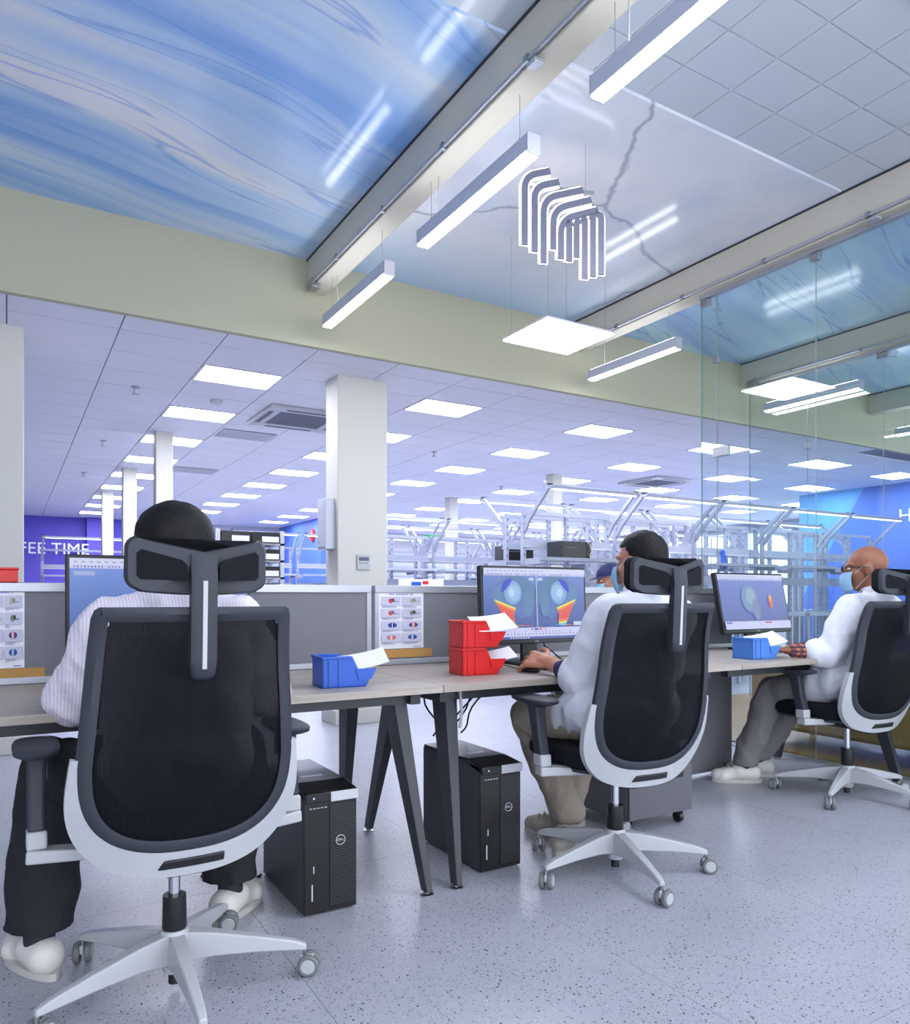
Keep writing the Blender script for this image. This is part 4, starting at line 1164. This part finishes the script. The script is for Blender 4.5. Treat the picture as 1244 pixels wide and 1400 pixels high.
def build_person(label, base, J, look, mats, voxel=.006, extras=(), group=None):
    """J: joints in world space"""
    off = Vector(base)
    t = thing('person', label, 'person', base, group)
    V = {k: Vector(v) for k, v in J.items()}
    R = Matrix.Rotation(look[0], 3, 'Z') @ Matrix.Rotation(look[1], 3, 'X')
    c = V['head']
    body = MB(); head_prims(body, c, R)
    body.capsule(c + R @ Vector((0, -.025, -.05)), V['neck'], .054, .060)
    body.capsule(V['neck'], V['chest'], .07, .11); body.capsule(V['chest'], V['pelvis'], .11, .115)
    for s_ in 'lr':
        body.capsule(V['sh_' + s_], V['el_' + s_], .045, .036); body.capsule(V['el_' + s_], V['wr_' + s_], .037, .025)
        hd = V['ha_' + s_] - V['wr_' + s_]
        hand(body, V['wr_' + s_], hd, (mats.get('roll', 0) * (1 if s_ == 'r' else -1), 0, 1), 1 if s_ == 'r' else -1, mats.get('curl', .35), mats.get('hscale', 1.0))
        body.capsule(V['hip_' + s_], V['kn_' + s_], .075, .052); body.capsule(V['kn_' + s_], V['an_' + s_], .05, .032)
        body.capsule(V['an_' + s_] - Vector((0, 0, .03)), (V['an_' + s_] + V['to_' + s_]) / 2 - Vector((0, 0, .02)), .026, .020)
    link('body', remesh(body, 'body', voxel, 3, None, off), mats['skin'], t, smooth=180)
    # shirt / coat
    sh = MB()
    M0 = Matrix.Identity(3)
    ax = (V['sh_r'] - V['sh_l']); yaw = math.atan2(ax.y, ax.x); RT = Matrix.Rotation(yaw, 3, 'Z')
    mid = (V['chest'] + V['pelvis']) / 2
    sh.ell(V['chest'], (.185, .125, .20), RT); sh.ell(mid, (.178, .135, .20), RT); sh.ell(V['pelvis'] + Vector((0, 0, .02)), (.185, .15, .13), RT)
    sh.capsule(V['sh_l'], V['sh_r'], .068, .068); sh.capsule(V['neck'] + Vector((0, 0, -.01)), V['chest'], .068, .12)
    for s_ in 'lr':
        e = V['el_' + s_]; sh.capsule(V['neck'] + Vector((0, 0, -.045)), V['sh_' + s_], .058, .068)
        sh.capsule(V['sh_' + s_], e, .070, mats.get('elbow', .060))
        fr = mats['sleeve']; w = e + (V['wr_' + s_] - e) * fr
        sh.capsule(e, w, mats.get('elbow', .060), mats.get('cuff', .050))
        if mats.get('tail'):
            sh.capsule(V['pelvis'] + RT @ Vector(((.12 if s_ == 'r' else -.12), 0, .02)), V['hip_' + s_] + (V['kn_' + s_] - V['hip_' + s_]) * .35, .11, .085)
    o = link('shirt', remesh(sh, 'shirt', .010, 6, [(6, .018), (15, .010)], off), mats['shirt'], t, smooth=180); o.name = mats.get('shirt_name', 'shirt')
    # collar
    nk = V['neck'] + Vector((0, 0, .012)) - off
    cr = MB(); rs = []
    for rr, zz in ((.070, -.02), (.068, .025), (.062, .028), (.064, -.02)):
        rs.append([nk + RT @ Vector((rr * math.cos(a), rr * .95 * math.sin(a), zz + .012 * -math.sin(a))) for a in [2 * PI * j / 24 for j in range(24)]])
    rs.append(rs[0]); cr.rings(rs, True, False).build('collar', mats['shirt'], o)
    if mats.get('under'):
        for s_ in 'lr':
            e = V['el_' + s_]; un = MB(); un.capsule(e, e + (V['wr_' + s_] - e) * mats['under'][1], .052, .040)
            link('under_sleeve', remesh(un, 'under_sleeve', .007, 4, [(22, .006)], off), mats['under'][0], t, smooth=180)
    # trousers
    tr = MB(); tr.ell(V['pelvis'], (.175, .15, .115), RT)
    for s_ in 'lr':
        tr.capsule(V['hip_' + s_], V['kn_' + s_], .092, mats.get('knee', .075)); tr.capsule(V['kn_' + s_], V['an_' + s_] + Vector((0, 0, .03)), mats.get('knee', .075), mats.get('hem', .062))
    link('trousers', remesh(tr, 'trousers', .010, 5, [(7, .013), (16, .007)], off, mats.get('hemz', .075)), mats['trousers'], t, smooth=180)
    for s_ in 'lr':
        a, b = V['an_' + s_], V['to_' + s_]
        d = Vector((b.x - a.x, b.y - a.y, 0)).normalized(); sd = Vector((-d.y, d.x, 0))
        sk = MB(); sk.capsule(a + Vector((0, 0, .05)), a + Vector((0, 0, -.03)), .040, .042); link('sock', remesh(sk, 'sock', .007, 2, None, off), 'sock_dark', t, smooth=180)
        hl = Vector((a.x, a.y, 0)) - d * .05; so = MB(); so.capsule(hl + Vector((0, 0, .055)) + d * .012, hl + d * .08 + Vector((0, 0, .062)), .050, .049); so.capsule(hl + d * .08 + Vector((0, 0, .055)), hl + d * .20 + Vector((0, 0, .038)), .042, .036); so.capsule(hl + d * .17 + sd * .012 + Vector((0, 0, .036)), hl + d * .17 - sd * .012 + Vector((0, 0, .036)), .038, .038)
        shoe = link('shoe', remesh(so, 'shoe', .006, 3, None, off, .014), mats['shoe'], t, smooth=180)
        sl = MB(); ring = []
        for j in range(28):
            an = 2 * PI * j / 28; L = .140; wdt = .046 + .006 * math.cos(an)
            ring.append(hl + d * (.095 + L * math.cos(an)) + sd * wdt * math.sin(an) - off)
        sl.rings([[p + Vector((0, 0, z)) for p in ring] for z in (.001, .022)]).build('sole', 'sole', shoe)
        lc = MB()
        for k in range(3): lc.tube([hl + d * (.12 + .025 * k) + sd * .022 + Vector((0, 0, .088 - .006 * k)) - off, hl + d * (.12 + .025 * k) + Vector((0, 0, .099 - .007 * k)) - off, hl + d * (.12 + .025 * k) - sd * .022 + Vector((0, 0, .088 - .006 * k)) - off], .003, 6)
        lc.build('laces', 'sole', shoe)
    q = lambda x, y, z: c + R @ Vector((x, y, z)) - off
    for s_ in (-1, 1):
        MB().ell(q(.031 * s_, .083, .008), (.012, .010, .008), R).build('eye', 'eye_white', t, smooth=60)
        MB().ell(q(.031 * s_, .091, .008), (.005, .004, .005), R).build('iris', 'hair_black', t, smooth=60)
    if 'hair' in extras: hair_mesh(c, R, off, 'full' in extras, mats.get('hs', (1, 1, 1))).build('hair', 'hair_black', t, smooth=180)
    if 'mask' in extras:
        mb = MB(); rs = []
        for k in range(9):
            v = k / 8; ring = []
            for j in range(15):
                a = math.radians(-62 + 124 * j / 14)
                rx, ry = .070 - .012 * v, .082 + .018 * math.sin(v * PI)
                ring.append(q(rx * math.sin(a) * 1.06, .030 + ry * math.cos(a) * (1 - .02 * v), -.012 - .098 * v))
            rs.append(ring)
        rs2 = [[p + R @ Vector((0, .003, 0)) for p in r] for r in rs]
        o = len(mb.v); mb.rings(rs2, False, False); mk = mb.build('face_mask', 'mask_blue', t, smooth=60)
        sd = mk.modifiers.new('thick', 'SOLIDIFY'); sd.thickness = .0025
        for s_ in (-1, 1):
            MB().tube([q(.068 * s_, .06, -.022), q(.080 * s_, .02, .012), q(.084 * s_, -.018, .012), q(.083 * s_, -.028, -.012)], .0016, 6).build('ear_loop', 'white_plastic', mk)
            MB().tube([q(.062 * s_, .06, -.10), q(.076 * s_, .02, -.06), q(.083 * s_, -.028, -.012)], .0016, 6).build('ear_loop', 'white_plastic', mk)
    if 'glasses' in extras:
        g = MB()
        for s_ in (-1, 1): g.tube([q(.034 * s_ + .026 * math.cos(a), .112, .006 + .019 * math.sin(a)) for a in [2 * PI * j / 20 for j in range(21)]], .0022, 6)
        g.tube([q(-.009, .113, .010), q(.009, .113, .010)], .002, 6)
        for s_ in (-1, 1): g.tube([q(.060 * s_, .112, .012), q(.080 * s_, .05, .012), q(.082 * s_, -.012, .008), q(.080 * s_, -.03, -.012)], .0022, 6)
        g.build('glasses', 'black_plastic', t)
    if 'cap' in extras:
        mb = MB(); rs = []
        for k in range(12):
            tt = k / 12 * PI / 2 * .98
            rs.append([q(.088 * math.cos(tt) * math.cos(a), .108 * math.cos(tt) * math.sin(a) - .012, .035 + .092 * math.sin(tt)) for a in [2 * PI * j / 32 for j in range(32)]])
        cp = mb.rings(rs).build('cap', 'navy_cloth', t, smooth=60)
        bm = MB(); rs = []
        for j in range(13):
            a = math.radians(20 + 140 * j / 12); L = .07 * math.sin(math.radians(180 * j / 12)) ** .6
            i0 = Vector((.086 * math.cos(a), .106 * math.sin(a) - .012, .045)); o1 = Vector((.086 * math.cos(a) * 1.02, .106 * math.sin(a) - .012 + L, .038))
            rs.append([q(*i0), q(*o1), q(o1.x, o1.y, o1.z - .004), q(i0.x, i0.y, i0.z - .004)])
        bm.rings(rs).build('brim', 'navy_cloth', cp)
    return t

build_person('seated worker in a striped white shirt and black trousers, seen from behind', (.385, 2.12, 0),
    dict(head=(.405, 2.235, 1.195), neck=(.40, 2.17, 1.065), chest=(.395, 2.125, .87), pelvis=(.385, 2.10, .61),
         sh_l=(.245, 2.15, .985), el_l=(.155, 2.32, .775), wr_l=(.21, 2.52, .775), ha_l=(.24, 2.60, .775),
         sh_r=(.545, 2.13, .985), el_r=(.655, 2.24, .775), wr_r=(.60, 2.49, .775), ha_r=(.57, 2.58, .775),
         hip_l=(.29, 2.13, .585), kn_l=(.115, 2.46, .555), an_l=(.075, 2.41, .095), to_l=(.02, 2.54, .04),
         hip_r=(.48, 2.13, .585), kn_r=(.645, 2.48, .555), an_r=(.63, 2.50, .095), to_r=(.73, 2.60, .04)),
    (.10, -.12), dict(skin='skin_tan', shirt='shirt_white', trousers='trousers_black', shoe='shoe_white', sleeve=.85, elbow=.068, cuff=.052, hem=.080, knee=.085, hemz=.135, hs=(1.30, 1.08, 1.04), shirt_name='striped_shirt'), .007, ('hair', 'full'))
build_person('seated worker in a white coat and beige trousers with one hand on the mouse', (2.02, 2.17, 0),
    dict(head=(2.165, 2.175, 1.195), neck=(2.13, 2.125, 1.065), chest=(2.10, 2.13, .87), pelvis=(2.05, 2.165, .61),
         sh_l=(1.955, 2.13, .985), el_l=(1.885, 2.20, .745), wr_l=(1.880, 2.415, .792), ha_l=(1.868, 2.52, .794),
         sh_r=(2.27, 2.10, .985), el_r=(2.36, 2.24, .775), wr_r=(2.30, 2.47, .775), ha_r=(2.28, 2.56, .775),
         hip_l=(1.95, 2.19, .585), kn_l=(1.855, 2.50, .555), an_l=(2.06, 2.50, .105), to_l=(1.96, 2.42, .04),
         hip_r=(2.14, 2.19, .585), kn_r=(2.20, 2.53, .555), an_r=(2.13, 2.60, .095), to_r=(2.03, 2.70, .04)),
    (.26, -.06), dict(skin='skin_tan', shirt='coat_white', trousers='trousers_beige', shoe='shoe_grey', sleeve=.22, elbow=.070, cuff=.066, under=('navy_cloth', .50), tail=True, hemz=.10, curl=.36, roll=.95, hscale=1.15, shirt_name='white_coat'), .0042, ('hair', 'mask'))
build_person('bald seated worker in glasses and a white coat over a plaid shirt', (3.84, 2.33, 0),
    dict(head=(3.90, 2.275, 1.205), neck=(3.89, 2.22, 1.07), chest=(3.87, 2.265, .87), pelvis=(3.85, 2.325, .61),
         sh_l=(3.735, 2.25, .985), el_l=(3.635, 2.31, .765), wr_l=(3.50, 2.44, .778), ha_l=(3.44, 2.49, .778),
         sh_r=(4.04, 2.24, .985), el_r=(4.12, 2.38, .775), wr_r=(4.02, 2.58, .775), ha_r=(3.98, 2.66, .775),
         hip_l=(3.75, 2.35, .585), kn_l=(3.68, 2.68, .52), an_l=(3.60, 2.80, .095), to_l=(3.50, 2.88, .04),
         hip_r=(3.94, 2.35, .585), kn_r=(3.98, 2.70, .52), an_r=(3.80, 2.86, .095), to_r=(3.72, 2.96, .04)),
    (.62, -.08), dict(skin='skin_brown', shirt='coat_white', trousers='trousers_grey', shoe='shoe_white', sleeve=.30, elbow=.064, cuff=.060, under=('plaid_base', .85), tail=True, hemz=.10, curl=.22, shirt_name='white_coat'), .0046, ('glasses', 'mask'))
build_person('person in a navy cap sitting behind the partition by the bone model screen', (4.06, 4.42, 0),
    dict(head=(4.06, 4.42, 1.19), neck=(4.06, 4.44, 1.06), chest=(4.08, 4.45, .87), pelvis=(4.10, 4.45, .60),
         sh_l=(4.06, 4.29, .985), el_l=(3.95, 4.26, .76), wr_l=(3.76, 4.30, .72), ha_l=(3.66, 4.32, .72),
         sh_r=(4.06, 4.60, .985), el_r=(3.95, 4.64, .76), wr_r=(3.76, 4.58, .72), ha_r=(3.66, 4.56, .72),
         hip_l=(4.06, 4.36, .56), kn_l=(3.68, 4.34, .54), an_l=(3.70, 4.34, .095), to_l=(3.58, 4.34, .04),
         hip_r=(4.06, 4.54, .56), kn_r=(3.68, 4.56, .54), an_r=(3.70, 4.56, .095), to_r=(3.58, 4.56, .04)),
    (1.25, -.25), dict(skin='skin_tan', shirt='coat_white', trousers='trousers_grey', shoe='shoe_white', sleeve=.8, shirt_name='white_coat'), .009, ('cap', 'mask', 'hair'))
st = thing('stool', 'round black stool under the person in the navy cap', 'stool', (4.10, 4.45, 0))
MB().lathe([(.0, .44), (.17, .44), (.18, .455), (.17, .475), (.0, .48)], n=24).build('seat', 'black_plastic', st)
for k in range(4):
    a = PI / 4 + k * PI / 2; MB().tube([(.10 * math.cos(a), .10 * math.sin(a), .44), (.20 * math.cos(a), .20 * math.sin(a), .0)], .012, 8).build('leg', 'steel', st)

# ------------------------------------------------------------------ rear hall: workbenches with lamp frames
def make_bench():
    t = thing('workbench', 'x', 'workbench', (0, 0, 0), 'white workbenches with overhead lamp frames')
    W = 1.26
    bx('bench_top', 'bench_metal', t, 0, W, -.72, -.02, .80, .84, bevel=0.004)
    for x in (.03, W - .07):
        for y in (-.68, -.12): bx('leg', 'bench_metal', t, x, x + .04, y, y + .04, 0, .80)
    bx('foot_rail', 'bench_metal', t, .05, W - .05, -.11, -.08, .16, .20)
    for x in (.0, W / 2 - .02, W - .04): bx('upright', 'slotted_metal', t, x, x + .04, -.02, .03, 0, 1.96)
    bx('top_rail', 'bench_metal', t, 0, W, -.015, .025, 1.96, 2.0)
    bx('tool_rail', 'bench_metal', t, 0, W, -.035, -.02, 1.60, 1.69)
    bx('tool_rail_lip', 'aluminium', t, 0, W, -.055, -.035, 1.60, 1.612)
    bx('shelf', 'bench_metal', t, 0.02, W - .02, -.34, -.02, 1.45, 1.472)
    bx('lower_rail', 'bench_metal', t, 0, W, -.035, -.02, 1.22, 1.32)
    bx('shelf_edge', 'bench_metal', t, 0.02, W - .02, -.345, -.335, 1.445, 1.48)
    for x in (.02, W - .02):
        MB().beam((x, -.02, 1.78), (x, -.10, 1.90), .03, .05).beam((x, -.10, 1.90), (x, -.46, 2.22), .03, .045, .03, .035).build('lamp_arm', 'bench_metal', t)
        bx('shelf_bracket', 'bench_metal', t, x - .01, x + .01, -.30, -.02, 1.41, 1.45)
        bx('arm_knob', 'black_plastic', t, x - .025, x + .025, -.49, -.45, 2.225, 2.245)
    lb = bx('lamp_bar', 'bench_metal', t, .0, W, -.53, -.43, 2.19, 2.225, bevel=0.004)
    bx('lamp_tube', 'bench_light', lb, .05, W - .05, -.515, -.445, 2.182, 2.19)
    return t
b0 = make_bench(); used = False
ROWS = [(6.68, 4.86, 5, 0, 'in the front row'), (7.02, 4.86, 5, 1, 'turned away behind the front row'), (10.3, 4.4, 6, 0, 'in the second row'),
        (10.66, 4.4, 6, 1, 'turned away behind the second row'), (13.9, 3.4, 5, 0, 'in the third row')]
for y, x0, n, flip, rn in ROWS:
    for k in range(n):
        b = b0 if not used else copy_tree(b0); used = True
        x = x0 + k * 1.36
        b.location = (x + (1.26 if flip else 0), y, 0); b.rotation_euler = (0, 0, PI if flip else 0)
        b['label'] = f'white lamp-frame workbench {rn}, {ORD[k]} from the pillar side'
b = copy_tree(b0); b.location = (.55, 16.9, 0); b.scale = (1.25, 1, 1); b['label'] = 'lone white workbench with overhead lamp in front of the purple wall'

def build_cases():
    def case(x, y, z, w, d, h, label):
        t = thing('desktop_case', label, 'computer', (x, y, z), 'black computer cases on the workbench shelves')
        bx('case', 'tower_side', t, 0, w, 0, d, .006, h, bevel=0.004); bx('front_panel', 'tower_front', t, 0.005, w - .005, -.006, 0, .012, h - .005)
        bx('drive_slot', 'vent_dark', t, .04, w * .5, -.008, -.006, h * .6, h * .66)
        for a in (.03, w - .05): bx('foot', 'black_plastic', t, a, a + .02, .03, .05, 0, .006)
    case(5.16, 6.36, 1.472, .42, .26, .19, 'wide black computer case on the front workbench shelf')
    case(4.90, 7.06, 1.472, .40, .22, .17, 'black computer case on the shelf behind the front workbench')
    t = thing('power_plug', 'white coiled cable hanging on the wide black computer case', 'cable', (5.50, 6.335, 1.472))
    MB().tube([(0, 0, .19), (.03, -.01, .16), (.05, -.012, .09), (.03, -.012, .03), (.05, -.012, .01)], .006, 6).build('cord', 'white_plastic', t); bx('plug', 'white_plastic', t, .03, .07, -.02, .0, 0, .03, bevel=0.004)
    # things hung or laid on rear benches
    t = thing('glove', 'blue rubber glove hanging on the workbench rail behind the glass edge', 'glove', (8.05, 6.60, 1.60))
    g = MB(); hand(g, (0, 0, 0), (0, 0, -1), (0, -1, 0), 1, .1, 1.3); link('glove_body', remesh(g, 'glove_body', .006, 2), 'blue_plastic', t, smooth=180)
    t = thing('storage_cabinet', 'low white cabinet behind the partition carrying a printed carton', 'cabinet', (3.75, 7.75, 0))
    bx('body', 'white_metal', t, 0, 1.0, 0.02, .45, .03, 1.06, bevel=0.004)
    for k in range(2):
        d = bx('door', 'white_metal', t, .01 + k * .495, .485 + k * .495, 0, .02, .06, 1.04, bevel=0.003); bx('handle', 'steel', d, .44 + k * .08, .455 + k * .08, -.015, 0, .5, .65)
    bx('base', 'black_plastic', t, .02, .98, .04, .43, 0, .03)
    t = thing('carton', 'white carton with blue end and red mark on the low cabinet', 'box', (4.06, 7.82, 1.06))
    bx('box_body', 'paper', t, 0, .46, 0, .3, 0, .20, bevel=0.003); bx('blue_label', 'blue_plastic', t, .02, .15, -.002, 0, .03, .17); bx('red_mark', 'red_plastic', t, .17, .25, -.002, 0, .14, .18); bx('print_line', 'blue_plastic', t, .19, .42, -.002, 0, .09, .115)
    t = thing('storage_rack', 'white storage rack behind the headrest holding black trays', 'rack', (1.62, 6.95, 0))
    for x in (0, .60):
        for y in (0, .38): bx('upright', 'white_metal', t, x, x + .04, y, y + .04, 0, 1.68)
    zs = [.35, .75, 1.06, 1.22, 1.38, 1.54]
    for z in zs: bx('shelf', 'white_metal', t, .0, .64, 0, .42, z, z + .02)
    for k, z in enumerate(zs[2:]):
        for j in range(2):
            tr = thing('tray', f'black tray on the storage rack, {ORD[k]} visible shelf up, {["inner","outer"][j]} side', 'tray', (1.67 + j * .28, 6.93, z + .02), 'black trays on the storage rack')
            bx('tray_floor', 'black_plastic', tr, 0, .26, 0, .34, 0, .008)
            for q in ((0, .26, 0, .008), (0, .26, .332, .34), (0, .008, .008, .332), (.252, .26, .008, .332)): bx('tray_side', 'black_plastic', tr, *q, .008, .10)
            bx('label_card', 'paper', tr, .09, .25, -.004, -.001, .008, .06)
    t = thing('electrical_box', 'white electrical box fixed to the side of the square pillar', 'electrical box', (2.235, 5.88, 1.45))
    bx('box_body', 'white_metal', t, 0, .085, -.07, .10, 0, .42, bevel=0.004); bx('door', 'white_metal', t, -.006, .0, -.06, .09, .02, .40); bx('lock', 'steel', t, -.01, -.006, .06, .075, .05, .065)
    t = thing('thermostat', 'small white thermostat with dark display on the square pillar', 'thermostat', (2.545, 5.75, 1.28))
    bx('case', 'white_plastic', t, -.06, .06, -.018, -.001, 0, .125, bevel=0.004); bx('display', 'vent_dark', t, -.045, .045, -.020, -.018, .075, .105); 
    for k in range(4): bx('button', 'caster_grey', t, -.04 + k * .022, -.028 + k * .022, -.020, -.018, .05, .058)
    t = thing('exit_sign', 'green exit sign hanging above the far workbenches', 'sign', (9.2, 16.5, 2.42))
    bx('panel', 'green_sign', t, -.16, .16, -.02, .02, 0, .2, bevel=0.003); bx('figure', 'letter_white', t, -.07, -.02, -.022, -.02, .05, .15); bx('arrow', 'letter_white', t, .02, .1, -.022, -.02, .085, .115)
    for s_ in (-.12, .12): MB().tube([(s_, 0, .2), (s_, 0, ZB - 2.42)], .006, 6).build('rod', 'steel', t)
    t = thing('alarm_sounder', 'round red alarm on the blue side wall', 'alarm', (6.2, 16.9, 2.5))
    MB().lathe([(.0, -.05), (.12, -.05), (.15, -.03), (.15, -.001), (.0, -.001)], n=20, axis='X').build('dome', 'red_plastic', t); MB().lathe([(.0, -.07), (.04, -.065), (.05, -.05)], n=14, axis='X').build('strobe', 'white_plastic', t)
build_cases()

def build_reflected_armchair(x, y, rz, label):
    t = thing('reflected_armchair', label, 'reflected_armchair', (x, y, .010), None, rz)  # reflection in the glass built as a solid chair
    bx('seat', 'reflected_tan', t, -.30, .30, -.28, .30, .30, .44, bevel=0.03)
    MB().hexa([(-.32, .24, .30), (.32, .24, .30), (.32, .36, .30), (-.32, .36, .30)], [(-.30, .32, .86), (.30, .32, .86), (.30, .42, .86), (-.30, .42, .86)]).build('backrest', 'reflected_tan', t, bevel=0.02)
    for s_ in (-1, 1): bx('armrest', 'reflected_tan', t, s_ * .36 - .05, s_ * .36 + .05, -.28, .34, .28, .60, bevel=0.025)
    for sx in (-.3, .3):
        for sy in (-.22, .28): MB().tube([(sx * .9, sy * .9, .30), (sx * 1.02, sy * 1.05, .0)], [.018, .012], 8).build('leg', 'black_metal', t)
build_reflected_armchair(6.0, 2.40, 2.6, 'tan armchair built solid as a stand-in behind the glass wall')

def build_stand_in_sofa():
    t = thing('stand_in_sofa', 'long ochre sofa added for tan reflections behind the glass wall', 'stand_in_sofa', (4.86, 2.55, .010))  # added so its tan fills in for a reflection low in the glass
    bx('seat_base', 'reflected_tan', t, -.02, .44, -1.0, 1.0, .12, .36, bevel=0.02)
    bx('backrest', 'reflected_tan', t, -.24, -.04, -1.0, 1.0, .12, .68, bevel=0.03)
    for k in range(3): bx('seat_cushion', 'reflected_tan', t, -.03, .43, -.98 + k * .66, -.34 + k * .66, .362, .46, bevel=0.03)
    for x in (-.18, .38):
        for y in (-.92, .92): MB().lathe([(.0, 0), (.02, 0), (.026, .12), (.0, .12)], (x, y, 0), 12).build('leg', 'black_metal', t)
build_stand_in_sofa()
